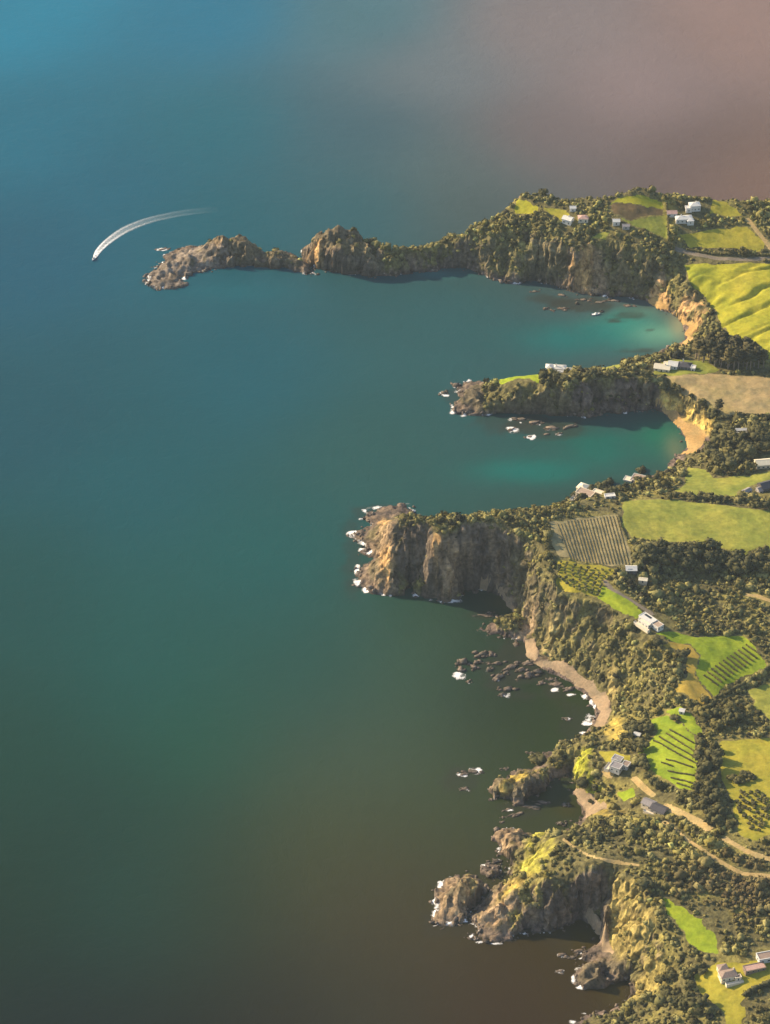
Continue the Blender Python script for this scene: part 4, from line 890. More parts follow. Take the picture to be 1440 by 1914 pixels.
# ------------------------------------------------------------------ rocks in the sea
def rock(px_, py_, rx, ry, h, label, seed, rz=0.0, colr=(0.17, 0.135, 0.10)):
    rng = np.random.default_rng(seed); ps = []; cs = []
    for k in range(8):
        v, f = ICO2[0].copy(), ICO2[1]; o_ = seed * 7 + k * 3
        v = v * (1 + 0.55 * fbm(v[:, 0] * 9 + o_, v[:, 1] * 9 + v[:, 2] * 7, 6, 3)[:, None] + rng.normal(0, 0.10, len(v))[:, None])
        s = 0.58 if k == 0 else rng.uniform(0.16, 0.42); off = np.zeros(3) if k == 0 else np.array([rng.uniform(-1.05, 1.05), rng.uniform(-.85, .85), -0.05])
        v = v * np.array([s * rng.uniform(.8, 1.3), s, s * rng.uniform(0.8, 1.5)]) + off
        nr = fbm(v[:, 0] * 6 + seed, v[:, 1] * 6 + v[:, 2] * 5, 3, 3)
        v = v * np.array([rx, ry, h * 0.8]); v[:, 2] = np.where(v[:, 2] > 0, v[:, 2], v[:, 2] * .3)
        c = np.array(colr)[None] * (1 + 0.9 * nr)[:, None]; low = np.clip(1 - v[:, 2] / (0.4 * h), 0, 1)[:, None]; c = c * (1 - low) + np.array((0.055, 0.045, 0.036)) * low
        ps.append((v, f)); cs.append(c)
    v, f = join(ps); x, y = at_z(px_, py_, 0.0)
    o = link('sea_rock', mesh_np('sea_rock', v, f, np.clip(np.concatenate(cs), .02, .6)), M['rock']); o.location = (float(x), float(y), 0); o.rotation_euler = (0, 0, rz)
    return tag(o, label, 'rock', 'sea rocks')
ROCKS = [
 (867,1238,7,5,6,'tallest pale rock of the outer reef cluster off the long shingle beach'),(862,1252,6,5,4.5,'seaward rock of the outer reef cluster with surf at its foot'),(886,1246,6,5,5,'right hand rock of the outer reef cluster'),
 (904,1222,8,4.5,5,'jagged rock north of the outer reef cluster'),(918,1224,5,4,3.5,'low rock joined to the jagged rock north of the cluster'),(930,1240,8,3,3.5,'long narrow rock between reef cluster and shingle beach'),(914,1252,4,3,3.5,'small rock at the seaward end of the narrow rock'),
 (932,1265,7,4,4.2,'rounded lone rock in the middle of the reef'),(948,1288,8,4,5,'sharp rock south of the reef with white wash'),(940,1298,5,3,2.5,'low rock awash at the south end of the reef'),
 (958,1247,9,4,4,'dark rock slab close to the short shingle beach'),(988,1262,9,4,6,'dark humped rock beside the long shingle beach'),(1006,1256,7,4,5,'dark rock wedged against the shingle beach head'),(984,1240,7,3,2.5,'flat rock shelf beside the short shingle beach'),
 (876,1275,3,2.2,2,'tiny rock just south of the outer reef cluster'),(966,1271,2,1.6,1.5,'tiny lone rock inside the reef'),(1066,1288,7,4,2.5,'broken rocks at the edge of the long shingle beach'),(1040,1280,7,4,1.5,'flat reef awash before the long shingle beach'),(1060,1344,4,2.2,1.6,'small foam ringed rock off the curved shingle beach'),
 (905,1150,10,2.0,1.8,'thin dark reef sliver below the great cliff'),(918,1146,4,1.5,1.6,'end piece of the thin dark reef below the great cliff'),
 (884,1442,8,4,2.6,'pale wave washed rock off the near cove'),(866,1448,4,2.4,1.6,'low end of the wave washed rock off the near cove'),(869,1475,4.5,2.2,1.8,'small round rock below the wave washed rock'),(944,1437,4,2.0,1.4,'low rock behind the golden topped islet'),
 (994,1408,4,2.2,2,'foamy rock north of the rocky neck'),(1014,1500,9,2.8,1.8,'upper long reef ledge in the near cove'),(995,1508,9,2.8,1.8,'middle long reef ledge in the near cove'),(968,1522,8,2.4,2,'lower reef ledge in the near cove mouth'),(950,1513,6,2,1.5,'pale reef ledge beside the golden topped islet'),
 (1056,1506,4,3,1.8,'speckled rock before the pale little beach'),(940,1527,2.2,1.5,1.4,'first dot rock in the near cove mouth'),(939,1537,2,1.4,1.2,'last dot rock in the near cove mouth'),(1050,1540,4,3,3.5,'pale boulder on the north shore of the near headland'),
 (1050,1785,4.5,2.5,2.6,'pale rock off the brown gravel beach'),(1046,1816,4.5,2.2,1.6,'foam ringed rock off the near rock arch'),(1072,1790,5,3,2,'grey rock between pale rock and gravel beach'),
 (957,803,5,3,2,'white washed rock in the shaded second bay'),(990,817,5,2.6,2,'outermost rock in the shaded second bay'),(975,784,9,3.5,2.2,'brown reef close under the second headland'),(1000,790,8,4,2.5,'wider brown reef under the second headland'),(1032,800,9,4,2,'dark reef patch of the second bay'),(1066,797,8,4,2.4,'dark reef at the inner end of the second bay'),(1022,812,4,2.2,1.6,'small rock awash between the second bay reefs'),(1044,811,4,2,1.6,'rock awash beside the inner reef'),
 (829,735,5,4,2.6,'detached rock off the tip of the second headland'),(305,466,7,3,1.4,'lone wave washed rock north of the far point'),(1054,577,7,3.5,2.2,'pale flat rock in the first bay'),(1079,568,1.8,1.8,5.5,'slim standing rock in the first bay'),(1020,577,3.5,2.5,2.2,'small dark rock in the first bay'),(1034,581,2.5,2,1.6,'tiny rock beside the pale flat rock in the first bay'),
 (1124,582,3,2,3,'dark rock behind the white boat'),(803,1100,6,4,5,'knobbly rock at the foot of the great cliff'),(784,1110,6,4,3,'surf ringed rock at the foot of the great cliff'),(930,1610,5,3,4,'pale ribbed rock between the near headland and outer stack'),
 (905,1665,5,5,5,'dark rock in the gap between the outer stack and near headland'),(1090,560,9,4,2,'dark rock shelf under the ochre scar of the far cliff'),(1120,565,9,3.5,1.8,'second dark rock shelf under the far cliff'),(1150,562,8,3,2,'dark shelf rock near the inner end of the far cliff'),(1050,552,8,3,1.8,'low brown ledge in the first bay under the bush clad cliff'),(1000,545,7,3,1.6,'outer low ledge in the first bay'),(1175,572,7,3,1.5,'shelf rock nearest the small golden cove beach'),(896,1235,4,3,2.5,'small rock between jagged rock and outer reef cluster'),(945,1258,4,3,2.5,'small rock in the centre of the reef'),(975,1252,5,3,3,'brown rock between dark slab and humped rock'),(1012,1276,5,3,1.8,'low rock off the bend of the long shingle beach'),(1030,1270,5,3,1.8,'low rock touching the long shingle beach'),
 (1082,1778,6,3,2,'rubbly rocks beside the gravel beach'),(1098,1790,5,3,2.5,'upper rock of the near rock arch cluster'),
]
for i, (a, b, rx, ry, h, lb) in enumerate(ROCKS):
    rock(a, b, rx * 0.9, ry * 1.15, h, lb, 300 + i, random.uniform(-.3, .6), (0.20, 0.155, 0.115) if i % 3 else (0.15, 0.125, 0.095))
# ------------------------------------------------------------------ surf
SURF = [ # px, py, half width px, half height px, amount
 (282,522,12,7,9),(300,536,16,5,9),(335,535,12,3,4),(345,521,5,3,2),(305,466,11,3,7),(305,492,4,2,2),(343,502,4,2,2),(372,464,5,2,1),(292,500,6,2,2),(620,507,3,2,1),(570,512,6,2,2),(755,510,5,2,2),(965,530,10,2,3),(945,528,4,2,1),(1100,548,4,1.5,1),
 (830,737,8,5,6),(855,718,7,3,3),(880,711,9,4,3),(852,731,9,3,3),(846,772,8,4,4),(868,778,9,3,4),(910,776,10,2,4),(954,785,4,3,2),(958,804,11,5,6),(992,817,9,5,4),(1025,804,4,2,2),(1044,813,7,2,3),(973,790,3,2,1),(1009,794,2,2,1),(1125,775,10,2,1),
 (661,1001,12,7,9),(685,1018,14,4,6),(675,1028,10,5,7),(690,1034,14,5,9),(668,1065,5,8,5),(668,1090,8,7,7),(688,1104,14,6,9),(720,1100,6,3,2),(748,1112,5,2,2),(778,1114,6,4,5),(806,1123,6,3,4),(825,1124,9,4,6),(850,1124,14,4,7),(760,942,8,2,2),(700,949,18,4,5),(675,970,6,3,3),(683,955,6,5,3),
 (858,1264,11,6,8),(876,1278,4,2,2),(943,1300,9,5,6),(932,1272,5,3,2),(910,1255,4,4,2),(905,1186,4,2,1),(1036,1289,8,5,7),(1065,1300,10,4,4),(1061,1345,5,3,4),(1102,1346,8,10,10),(1093,1351,8,5,5),(1112,1325,3,6,4),(1095,1302,8,5,5),(1106,1314,4,6,4),(1093,1370,9,4,3),(1110,1290,2,2,1),(1086,1383,8,4,2),
 (888,1441,13,6,9),(864,1449,9,4,6),(868,1475,11,4,5),(995,1409,6,4,3),(950,1514,10,3,4),(940,1527,3,2,2),(939,1538,3,2,2),(922,1494,4,3,2),(1055,1504,5,4,2),(950,1500,5,2,2),
 (926,1552,6,3,3),(928,1566,4,8,4),(932,1586,6,4,4),(903,1618,5,4,3),(930,1608,4,3,2),(822,1655,5,8,5),(816,1688,7,9,9),(828,1680,8,6,5),(814,1712,6,9,8),(840,1728,12,4,6),(868,1722,8,4,4),(880,1752,6,4,4),(895,1762,10,4,6),(925,1764,12,3,6),(950,1752,8,4,3),
 (1050,1787,7,5,4),(1047,1817,10,4,5),(1078,1812,8,5,5),(1072,1832,5,7,5),(1085,1846,12,4,6),(1100,1812,8,4,3),(1086,1718,5,3,1),(1092,1896,6,3,2),(1070,1910,8,4,3),(1115,1590,3,2,1)]
BEACH_SURF = [[(1100,1304),(1112,1318),(1119,1332),(1112,1350)],[(1056,1270),(1088,1288),(1104,1306)],[(1226,577),(1252,584),(1272,596),(1284,614)],[(1245,777),(1267,796),(1283,818)],[(930,1110),(948,1126)],[(1074,1484),(1086,1508)],[(1090,1716),(1108,1738),(1122,1756)],[(1000,1242),(1030,1256)]]
def surf_mesh(spots, seed):
    """soft sheets of foam lying on water and wet rock; how thick the foam is goes into the tint"""
    rng = np.random.default_rng(seed); V, Fc, A_, o = [], [], [], 0; K = 9; g = np.linspace(-1, 1, K); U, W_ = np.meshgrid(g, g, indexing='ij')
    idx = np.arange(K * K).reshape(K, K); f1 = np.stack([idx[:-1, :-1], idx[1:, :-1], idx[1:, 1:], idx[:-1, 1:]], -1).reshape(-1, 4)
    sp = [(a, b, rw, rh, am, 1.0) for (a, b, rw, rh, am) in spots]
    for ln in BEACH_SURF:
        for q in dens(np.array(ln, float), 5.0): sp.append((q[0] + rng.normal() * .8, q[1] + rng.normal() * .8, 4.5, 2.2, 1, 0.62))
    for c_ in coast_w:
        pp = dens(c_, 3.2, True); qx_, qy_ = to_px(pp[:, 0], pp[:, 1], 0.0); nn_ = fbm(pp[:, 0], pp[:, 1], 22, 3)
        for i in range(len(pp)):
            if 240 < qx_[i] < 1200 and 300 < qy_[i] < 1920 and nn_[i] > 0.02 and float(grid_h(pp[i, 0], pp[i, 1], calm)) < 0.1: sp.append((qx_[i] + rng.normal() * 1.2, qy_[i] + rng.normal() * .8, rng.uniform(2.2, 5), rng.uniform(1.2, 2.4), 2, rng.uniform(0.55, 0.95)))
    for (a, b, rw, rh, am, mx) in sp:
        x0, y0 = at_z(a, b, 0.0); x1, y1 = at_z(a + rw, b - rh, 0.0); rx, ry = float(x1 - x0) * 1.5, float(y1 - y0) * 1.5
        X = x0 + U * rx; Y = y0 + W_ * ry; e = np.hypot(U, W_) + 0.55 * fbm(X + 9, Y * 1.4, 7, 3)
        den_ = np.clip(1.05 - e, 0, 1) ** 0.8 * min(1.0, 0.5 + am / 10) * 0.95 * mx
        den_ = den_ * (1 + 0.8 * fbm(X, Y, 4, 3)); den_ = np.clip(den_, 0, 1) * (np.maximum(np.abs(U), np.abs(W_)) < 0.99)
        h = np.clip(gh(X, Y), 0, 1.6); den_ = den_ * np.clip(2.2 - np.maximum(gh(X, Y), 0), 0, 1)
        V.append(np.stack([X, Y, h + 0.08 + 0.25 * den_ + rng.uniform(0, .05)], -1).reshape(-1, 3)); Fc.append(f1 + o); A_.append(den_.ravel()); o += K * K
    return mesh_np('surf', np.concatenate(V), np.concatenate(Fc), np.repeat(np.concatenate(A_)[:, None], 3, 1), True)
def foam_mat(name, scale, lo, hi):
    m, n, b = new_mat(name); at_ = n.nodes.new('ShaderNodeAttribute'); at_.attribute_name = 'tint'; t = noise_node(n, scale, 6, 0.75)
    s1 = n.nodes.new('ShaderNodeMath'); s1.operation = 'ADD'; n.links.new(at_.outputs['Fac'], s1.inputs[0]); n.links.new(t.outputs['Fac'], s1.inputs[1])
    mr = n.nodes.new('ShaderNodeMapRange'); mr.inputs['From Min'].default_value = lo; mr.inputs['From Max'].default_value = hi; n.links.new(s1.outputs[0], mr.inputs['Value'])
    mm = n.nodes.new('ShaderNodeMath'); mm.operation = 'MULTIPLY'; mm.use_clamp = True; n.links.new(mr.outputs[0], mm.inputs[0])
    st = n.nodes.new('ShaderNodeMath'); st.operation = 'MULTIPLY'; st.use_clamp = True; st.inputs[1].default_value = 6.0; n.links.new(at_.outputs['Fac'], st.inputs[0]); n.links.new(st.outputs[0], mm.inputs[1])
    n.links.new(mm.outputs[0], b.inputs['Alpha']); b.inputs['Base Color'].default_value = (0.84, 0.83, 0.80, 1); b.inputs['Roughness'].default_value = 0.7
    return m
tag(link('surf', surf_mesh(SURF, 3), foam_mat('surf_foam', 0.75, 0.93, 1.32)), 'white surf breaking round rocks and rock shelves', 'surf', kind='stuff')

# broken stones along the rocky shore
rng = np.random.default_rng(21); shore_p = np.concatenate([dens(c_, 1.7, True) for c_ in coast_w])
qx, qy = to_px(shore_p[:, 0], shore_p[:, 1], 0.0)
sx_, sy_ = shore_p[:, 0] + rng.normal(0, 3.2, len(shore_p)), shore_p[:, 1] + rng.normal(0, 3.2, len(shore_p))
onb = grid_h(sx_, sy_, calm); hz_ = gh(sx_, sy_)
ok = (qx > 200) & (qx < 1460) & (qy > 300) & (qy < 1940) & (onb < 0.15) & (hz_ > -1.6) & (hz_ < 4) & (rng.random(len(qx)) < 0.62 + 0.5 * fbm(shore_p[:, 0], shore_p[:, 1], 30, 2))
sx_, sy_, hz_ = sx_[ok], sy_[ok], np.maximum(hz_[ok], -0.5); PS = []; CS = []
for i in range(len(sx_)):
    v, f = lump(rng, ICO1, 0.34); s = 0.7 * math.exp(rng.normal(0, .5)); v = v * np.array([s * rng.uniform(.9, 2.0), s * rng.uniform(.8, 1.3), s * rng.uniform(.6, 1.3)]); a = rng.uniform(0, 3.14)
    v = np.stack([v[:, 0] * math.cos(a) - v[:, 1] * math.sin(a) + sx_[i], v[:, 0] * math.sin(a) + v[:, 1] * math.cos(a) + sy_[i], v[:, 2] + hz_[i] + 0.1], 1)
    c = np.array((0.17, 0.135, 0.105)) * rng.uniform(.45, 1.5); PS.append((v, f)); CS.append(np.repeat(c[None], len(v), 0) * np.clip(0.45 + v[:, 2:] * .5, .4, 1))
v, f = join(PS); print('STONES', len(sx_))
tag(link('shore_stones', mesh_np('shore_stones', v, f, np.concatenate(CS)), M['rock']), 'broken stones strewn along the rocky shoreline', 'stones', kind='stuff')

# ------------------------------------------------------------------ speedboat and its wake
def water_frame(px_, py_, qx_, qy_):
    x, y = at_z(px_, py_, 0.0); x2, y2 = at_z(qx_, qy_, 0.0); return float(x), float(y), math.atan2(float(y2 - y), float(x2 - x))
M['gel'] = plain('boat_gelcoat', (0.80, 0.79, 0.76), 0.25, 0.06); M['glass'] = plain('dark_glass', (0.03, 0.04, 0.05), 0.08, 0.1); M['black'] = plain('engine_black', (0.03, 0.03, 0.03), 0.4)
def boat(px_, py_, qx_, qy_, L, label, trim):
    x, y, a = water_frame(px_, py_, qx_, qy_); r = empty('motor_boat', (x, y, 0), a); r.rotation_euler = (0, -trim, a)
    st = [(-.5, .15), (-.3, .165), (0, .16), (.25, .12), (.42, .055), (.5, .008)]; V = []; Fc = []
    for (u, wdt) in st:
        sh = 0.11 + 0.05 * max(0, u)
        V += [(u * L, -wdt * L, sh * L), (u * L, -wdt * .8 * L, 0.02 * L), (u * L, 0, -0.06 * L + 0.08 * L * max(0, u) ** 2), (u * L, wdt * .8 * L, .02 * L), (u * L, wdt * L, sh * L), (u * L, wdt * .8 * L, sh * .8 * L), (u * L, -wdt * .8 * L, sh * .8 * L)]
    for i in range(5):
        for k in range(7): k2 = (k + 1) % 7; Fc.append((i * 7 + k, i * 7 + k2, (i + 1) * 7 + k2, (i + 1) * 7 + k))
    Fc.append(tuple(range(7))[::-1])
    h = MB(); h.v = V; h.f = Fc; h.build('hull', M['gel'], r)
    c = MB().hexa([(-.12 * L, -.1 * L, .09 * L), (.2 * L, -.09 * L, .1 * L), (.2 * L, .09 * L, .1 * L), (-.12 * L, .1 * L, .09 * L), (-.1 * L, -.085 * L, .23 * L), (.06 * L, -.08 * L, .23 * L), (.06 * L, .08 * L, .23 * L), (-.1 * L, .085 * L, .23 * L)]).build('cabin', M['gel'], r)
    MB().hexa([(.085 * L, -.078 * L, .205 * L), (.19 * L, -.08 * L, .125 * L), (.19 * L, .08 * L, .125 * L), (.085 * L, .078 * L, .205 * L), (.095 * L, -.078 * L, .213 * L), (.2 * L, -.08 * L, .132 * L), (.2 * L, .08 * L, .132 * L), (.095 * L, .078 * L, .213 * L)]).build('windscreen', M['glass'], c)
    MB().box(-.6 * L, -.5 * L, -.035 * L, .035 * L, .0, .17 * L).build('outboard_engine', M['black'], r)
    MB().tube([(.3 * L, -.1 * L, .13 * L), (.32 * L, -.09 * L, .2 * L), (.48 * L, 0, .22 * L), (.32 * L, .09 * L, .2 * L), (.3 * L, .1 * L, .13 * L)], [.006 * L] * 5, 4).build('bow_rail', M['gel'], r)
    return tag(r, label, 'boat')
boat(176,484,168,494,9.5,'white motor boat speeding left ahead of its curved wake',0.06)
boat(1114,588,1126,586,9.0,'white motor boat moored in the first bay below the bush clad cliff',0.0)
wk = np.array([(178,481),(184,470),(196,457),(212,444),(232,431),(256,420),(282,411),(312,404),(345,398),(380,394),(415,391)], float)
x, y = at_z(wk[:, 0], wk[:, 1], 0.0); q = np.stack([x, y], 1)
def cr(q, k=10):
    out = []
    for i in range(len(q) - 1):
        p0, p1, p2, p3 = q[max(i - 1, 0)], q[i], q[i + 1], q[min(i + 2, len(q) - 1)]
        for t in np.arange(k) / k: out.append(0.5 * (2 * p1 + (p2 - p0) * t + (2 * p0 - 5 * p1 + 4 * p2 - p3) * t * t + (3 * p1 - p0 - 3 * p2 + p3) * t ** 3))
    out.append(q[-1]); return np.array(out)
q = cr(q); s = np.linspace(0, 1, len(q)); d = np.gradient(q, axis=0); d /= np.linalg.norm(d, axis=1)[:, None]; nr = np.stack([-d[:, 1], d[:, 0]], 1)
half = 1.9 + 4.9 * np.minimum(s / 0.45, 1) ** 0.7
acr = np.linspace(-1, 1, 23)
V = (q[:, None] + nr[:, None] * (half[:, None] * acr[None, :])[..., None]); al = (0.5 + 0.7 * np.exp(-((np.abs(acr) - 0.62) / 0.22) ** 2))[None] * (1 - np.abs(acr[None]) ** 8) * (1.6 * np.exp(-s * 3.0) * (1 - s ** 3))[:, None]
al = np.maximum(al, (np.clip(1.3 - s / 0.16, 0, 1)[:, None] * (1 - np.abs(acr[None]) ** 4)) * 1.2)
vw = np.concatenate([V.reshape(-1, 2), np.full((V.shape[0] * 23, 1), 0.12)], 1)
vw[:, 2] += 0.25 * np.clip(al.ravel(), 0, 1)
gi_ = np.arange(len(vw)).reshape(V.shape[0], 23); fw = np.stack([gi_[:-1, :-1], gi_[1:, :-1], gi_[1:, 1:], gi_[:-1, 1:]], -1).reshape(-1, 4)
m, n, b = new_mat('wake_foam'); at_ = n.nodes.new('ShaderNodeAttribute'); at_.attribute_name = 'tint'; t = noise_node(n, 0.35, 6, 0.7)
mm = n.nodes.new('ShaderNodeMath'); mm.operation = 'MULTIPLY'; n.links.new(at_.outputs['Fac'], mm.inputs[0])
rr_ = ramp(n, t.outputs['Fac'], [(0.3, (0.45,) * 3), (0.65, (1.15,) * 3)]); n.links.new(rr_, mm.inputs[1]); mm.use_clamp = True
n.links.new(mm.outputs[0], b.inputs['Alpha']); b.inputs['Base Color'].default_value = (0.82, 0.84, 0.82, 1); b.inputs['Roughness'].default_value = 0.7
tag(link('boat_wake', mesh_np('boat_wake', vw, fw, np.repeat(np.clip(al, 0, 1).reshape(-1, 1), 3, 1), True), m), 'curved white wake trailing behind the speeding boat', 'wake', kind='stuff')

# ------------------------------------------------------------------ buildings
WALL = {'white': plain('wall_white', (0.60, 0.58, 0.53), 0.8, 0.1), 'cream': plain('wall_cream', (0.72, 0.62, 0.45), 0.8, 0.12), 'brown': plain('wall_brown', (0.26, 0.19, 0.13), 0.8), 'grey': plain('wall_grey', (0.42, 0.39, 0.36), 0.8), 'dark': plain('wall_dark', (0.10, 0.085, 0.075), 0.7)}
ROOF = {'white': plain('roof_white', (0.64, 0.62, 0.56), 0.5, 0.1), 'cream': plain('roof_cream', (0.74, 0.66, 0.48), 0.6, 0.1), 'brown': plain('roof_brown', (0.30, 0.22, 0.17), 0.7), 'grey': plain('roof_grey', (0.30, 0.27, 0.26), 0.6), 'dark': plain('roof_dark', (0.085, 0.08, 0.085), 0.45), 'pink': plain('roof_pink', (0.50, 0.32, 0.26), 0.7), 'tan': plain('roof_tan', (0.42, 0.31, 0.22), 0.7)}
def block(root, cx, cy, w_, d_, h, roof, wm, rm, base=-2.5, win=True):
    x0, x1, y0, y1 = cx - w_ / 2, cx + w_ / 2, cy - d_ / 2, cy + d_ / 2
    wl = MB().box(x0, x1, y0, y1, base, h)
    W = wl.build('wall', WALL[wm], root)
    o = 0.45; rb = MB(); rise = 0.0
    if roof == 'flat':
        rb.box(x0 - .25, x1 + .25, y0 - .25, y1 + .25, h + .01, h + .3)
        Rf = rb.build('roof', ROOF[rm], root)
        pb = MB(); t = .32
        pb.box(x0 - .3, x1 + .3, y0 - .3, y0 + t, h + .305, h + .7); pb.box(x0 - .3, x1 + .3, y1 - t, y1 + .3, h + .305, h + .7); pb.box(x0 - .3, x0 + t, y0 + t + .01, y1 - t - .01, h + .305, h + .7); pb.box(x1 - t, x1 + .3, y0 + t + .01, y1 - t - .01, h + .305, h + .7)
        pb.build('parapet', WALL[wm], Rf)
    elif roof == 'gable':
        rise = d_ * 0.24; rd = .22; ym = cy
        for sgn in (-1, 1):
            ye = ym + sgn * (d_ / 2 + o); z0 = h - o * rise / (d_ / 2)
            rb.hexa([(x0 - o, ym, h + rise), (x1 + o, ym, h + rise), (x1 + o, ye, z0), (x0 - o, ye, z0), (x0 - o, ym, h + rise + rd), (x1 + o, ym, h + rise + rd), (x1 + o, ye, z0 + rd), (x0 - o, ye, z0 + rd)] if sgn < 0 else
                    [(x0 - o, ye, z0), (x1 + o, ye, z0), (x1 + o, ym, h + rise), (x0 - o, ym, h + rise), (x0 - o, ye, z0 + rd), (x1 + o, ye, z0 + rd), (x1 + o, ym, h + rise + rd), (x0 - o, ym, h + rise + rd)])
        Rf = rb.build('roof', ROOF[rm], root)
        for xe, dx in ((x0, .0), (x1, -.2)):
            g = MB(); g.v = [(xe + dx, y0, h), (xe + dx, y1, h), (xe + dx, cy, h + rise), (xe + dx + .2, y0, h), (xe + dx + .2, y1, h), (xe + dx + .2, cy, h + rise)]; g.f = [(0, 2, 1), (3, 4, 5), (0, 1, 4, 3), (1, 2, 5, 4), (2, 0, 3, 5)]; g.build('gable', WALL[wm], W)
        MB().box(x0 - o, x1 + o, cy - .18, cy + .18, h + rise + rd - .05, h + rise + rd + .1).build('ridge_cap', ROOF[rm], Rf)
    else:  # hip
        rise = min(w_, d_) * 0.22; k = min(w_, d_) / 2 * .98
        lx = (w_ > d_)
        a_, b_ = ((x0 + k, cy), (x1 - k, cy)) if lx else ((cx, y0 + k), (cx, y1 - k))
        rb.v = [(x0 - o, y0 - o, h), (x1 + o, y0 - o, h), (x1 + o, y1 + o, h), (x0 - o, y1 + o, h), (*a_, h + rise), (*b_, h + rise)]
        rb.f = [(0, 1, 5, 4), (1, 2, 5), (2, 3, 4, 5), (3, 0, 4), (3, 2, 1, 0)] if lx else [(0, 1, 4), (1, 2, 5, 4), (2, 3, 5), (3, 0, 4, 5), (3, 2, 1, 0)]
        Rf = rb.build('roof', ROOF[rm], root)
    if win:
        nwx = max(1, int(w_ / 4.2)); nwy = max(1, int(d_ / 4.5))
        for i in range(nwx):
            xc = x0 + (i + .5) * w_ / nwx
            for ys_, sg in ((y0, -1), (y1, 1)):
                door = (i == nwx // 2 and sg < 0); zb, zt = (.15, 2.15) if door else (.9, 2.2); hw = .55 if door else .9
                f_ = MB().box(xc - hw - .12, xc + hw + .12, min(ys_, ys_ + sg * .06), max(ys_, ys_ + sg * .06), zb - .1, zt + .1).build('door' if door else 'window', WALL['white'], W)
                MB().box(xc - hw, xc + hw, min(ys_ + sg * .062, ys_ + sg * .09), max(ys_ + sg * .062, ys_ + sg * .09), zb, zt).build('pane', M['glass'], f_)
        for i in range(nwy):
            yc = y0 + (i + .5) * d_ / nwy
            for xe, sg in ((x0, -1), (x1, 1)):
                f_ = MB().box(min(xe, xe + sg * .06), max(xe, xe + sg * .06), yc - 1.0, yc + 1.0, .8, 2.3).build('window', WALL['white'], W)
                MB().box(min(xe + sg * .062, xe + sg * .09), max(xe + sg * .062, xe + sg * .09), yc - .88, yc + .88, .9, 2.2).build('pane', M['glass'], f_)
    return W, Rf
def building(name, label, px_, py_, deg, blocks, cat='house', group=None, extras=None, lift=0.0, k=1.0):
    x, y, z = (float(q_[0]) for q_ in ground(px_, py_)); z = float(gh(x, y))
    for bl in blocks:
        ca, sa = math.cos(R(deg)), math.sin(R(deg)); z = max(z, float(gh(x + k * (bl[0] * ca - bl[1] * sa), y + k * (bl[0] * sa + bl[1] * ca))))
    r = empty(name, (x, y, z + lift), R(deg)); last = None; r.scale = (k, k, max(k, 0.85))
    for bl in blocks: last = block(r, *bl)
    if extras: extras(r)
    return tag(r, label, cat, group)
def chimney(x, y, z, mat='white'): return lambda r: MB().box(x - .5, x + .5, y - .4, y + .4, z - 1.5, z + 1.4).build('chimney', WALL[mat], r)
def deck(x0, x1, y0, y1, rail=True, mat='cream', z=0.25):
    def f(r):
        d_ = MB().box(x0, x1, y0, y1, -2.5, z).build('terrace', WALL[mat], r)
        if rail:
            for (a, b, c_, e) in ((x0, x1, y0, y0 + .15), (x0, x0 + .15, y0 + .16, y1), (x1 - .15, x1, y0 + .16, y1)): MB().box(a, b, c_, e, z + .003, z + .9).build('balustrade', WALL['white'], d_)
    return f
def many(*fs):
    def f(r):
        for g in fs: g(r)
    return f
def solar(x0, y0, n_, z, tilt=0.0):
    def f(r):
        for i in range(n_): MB().box(x0 + i * 2.1, x0 + i * 2.1 + 1.95, y0, y0 + 3.2, z, z + .12).build('roof_panel', M['glass'], r)
    return f
building('villa','sprawling white villa with several roofs on the narrow second headland',1044,692,-6,[(-11,1,8,10,6.2,'hip','white','white'),(1,3,16,9,5,'hip','white','white'),(4,-6,9,7,4,'gable','white','white'),(12,-1,7,8,4.5,'hip','white','cream')],'villa',None,many(chimney(-3,2,8),deck(-6,10,-13,-9.6)), k=0.82)
building('cottage','cream gabled cottage left of the white gabled one below the pines',1238,691,-14,[(0,0,15,9,3.2,'gable','cream','cream'),(4,7,7,6,3,'gable','cream','cream')],'cottage',None,chimney(3,0,5.5))
building('cottage','white gabled cottage with a dark roofed wing below the pines',1266,689,-14,[(-4,0,9,9,3.2,'gable','white','white'),(7,1,13,9,3.2,'hip','dark','dark'),(15.5,-1,4,6,2.8,'flat','white','white')],'cottage',None,chimney(5,3,6.5))
building('barn','long cream roofed barn beyond the winding paddock',1446,869,8,[(0,0,34,10,4,'gable','cream','cream')],'barn')
building('shed','upper of two slim pale roofed sheds in the grove',1386,812,4,[(0,0,11,3.5,2.6,'gable','white','white')],'shed',None,None,3.0)
building('shed','lower of two slim pale roofed sheds in the grove',1382,820,4,[(0,0,13,3.5,2.6,'gable','cream','cream')],'shed',None,None,3.0)
building('house','white rimmed flat roofed courtyard house near the cliff edge',1192,897,-24,[(2,1,17,13,4,'flat','white','tan'),(-9,-4,9,8,3.4,'flat','white','cream')],'house',None,many(chimney(3,2,5.5,'brown'),deck(-14,-4,-14,-8.2)), k=0.85)
building('house','cream terraced house with splayed wings on the headland rim',1094,930,-32,[(0,0,15,9,4,'flat','cream','tan'),(-7,8,8,9,3.5,'hip','cream','cream'),(10,8,12,5,3.2,'flat','cream','cream')],'house',None,deck(-9,8,-12,-4.8))
building('carport','low white carport beside the cream terraced house',1140,930,10,[(0,0,9,4.5,2.3,'flat','white','white')],'carport',None,None)
building('barn','big dark roofed barn right of the winding paddock',1436,914,24,[(0,0,24,15,4.5,'gable','dark','dark'),(-14,-3,6,9,3.2,'gable','grey','grey')],'barn', k=0.72)
building('shed','low grey shed left of the big dark barn',1392,923,38,[(0,0,13,5,2.6,'gable','grey','grey')],'shed')
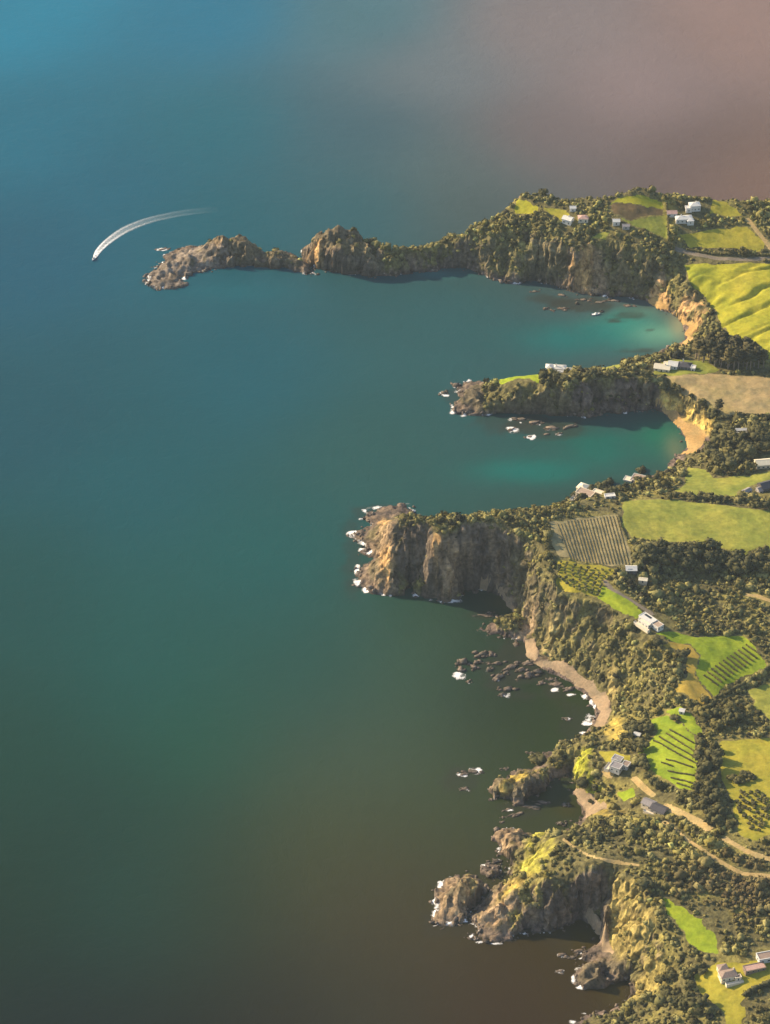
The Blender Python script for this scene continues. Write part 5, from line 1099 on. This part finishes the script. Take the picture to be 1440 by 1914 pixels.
building('cabin','small white roofed cabin at the corner of the vineyard',1180,1068,0,[(0,0,9,7,3.2,'gable','dark','white')],'cabin',None,solar(-3.2,-2.6,2,3.95))
building('house','long white roofed house with dark roof panels on the ridge',1218,1166,-50,[(-6,0,20,10,4,'flat','white','white'),(9,0.5,11,9,3.6,'flat','white','tan'),(-4,-7.5,16,4,3,'flat','white','cream')],'house',None,many(solar(-13,.6,5,4.35),deck(-15,8,-14,-9.8)), k=0.72)
building('house','grey flat roofed house with white rims above the near cove',1156,1438,-30,[(-1,-3,11,9,4.2,'flat','white','grey'),(-5,8,10,8,4,'flat','white','grey'),(6,5,7,8,3.6,'flat','white','brown')],'house',None,many(chimney(-4,5,5.5),deck(-12,-6.8,-9,3)), k=0.78)
building('house','long dark roofed house beside the sandy driveway',1226,1514,-34,[(-8,1,11,9,3.4,'gable','cream','grey'),(4,-1,14,10,3.8,'gable','grey','dark')],'house',None,deck(-8,9,-9,-6.2), k=0.85)
building('house','brown roofed stepped house on the golden lawns',1362,1822,14,[(-1,-1,16,10,4,'hip','cream','brown'),(-3,8,9,8,4,'hip','cream','brown'),(7,-6,6,4,3,'flat','cream','brown')],'house',None,many(chimney(5,1,6.5,'cream'),deck(-6,11,-12,-8.2)), k=0.76)
building('garage','low pinkish brown roofed garage right of the brown roofed house',1410,1812,16,[(0,0,18,7,2.8,'flat','brown','pink')],'garage', k=0.85)
building('house','white rimmed roof at the frame edge above the garage',1446,1790,14,[(0,0,24,7,3.4,'flat','white','brown')],'house')
building('shed','tiny white shed in the small green clearing',1275,1334,-20,[(0,0,4,4,2.6,'gable','white','white')],'shed')
building('house','upper white house on the far headland crest',1298,390,8,[(0,0,13,10,6,'hip','white','white'),(-8,-3,7,7,4,'flat','white','white')],'house',None,chimney(2,1,8), k=0.85)
building('house','lower long white house on the far headland crest',1278,413,6,[(0,0,20,10,4.5,'hip','white','white'),(7,-5,8,6,3.6,'hip','white','white')],'house',None,chimney(-3,1,7), k=0.85)
building('cottage','small pink white cottage left of the white crest houses',1256,402,0,[(0,0,10,7,3.2,'gable','white','pink')],'cottage')
building('cottage','bright white cottage at the seaward clearing of the far headland',1062,414,-30,[(0,0,10,8,4.5,'gable','white','white')],'cottage',None,chimney(1,0,6.5))
building('cottage','tiny white cottage behind the seaward clearing',1071,393,0,[(0,0,6,5,3.4,'gable','white','white')],'cottage')
building('cottage','pink roofed cottage among trees on the far headland',1090,412,0,[(0,0,10,8,3.6,'hip','cream','pink')],'cottage')
building('cottage','small white cottage left of the dull green wedge',1152,418,0,[(0,0,7,6,3.6,'gable','white','white')],'cottage')
building('shed','grey shed beside the small white cottage on the far headland',1170,426,0,[(0,0,7,5,2.8,'gable','grey','grey')],'shed')
building('shed','pale shed roof in the woods above the long white house',1202,1091,-12,[(0,0,7,4,2.6,'gable','cream','cream')],'shed',None,None,2.0)
building('shed','white garden shed in the trees left of the shrub rows',1191,1380,-25,[(0,0,5,3.5,2.6,'gable','white','white')],'shed',None,None,2.0)

if __name__ == '__main__': print('TRIS', sum(len(m_.loops) - 2 * len(m_.polygons) for m_ in bpy.data.meshes))
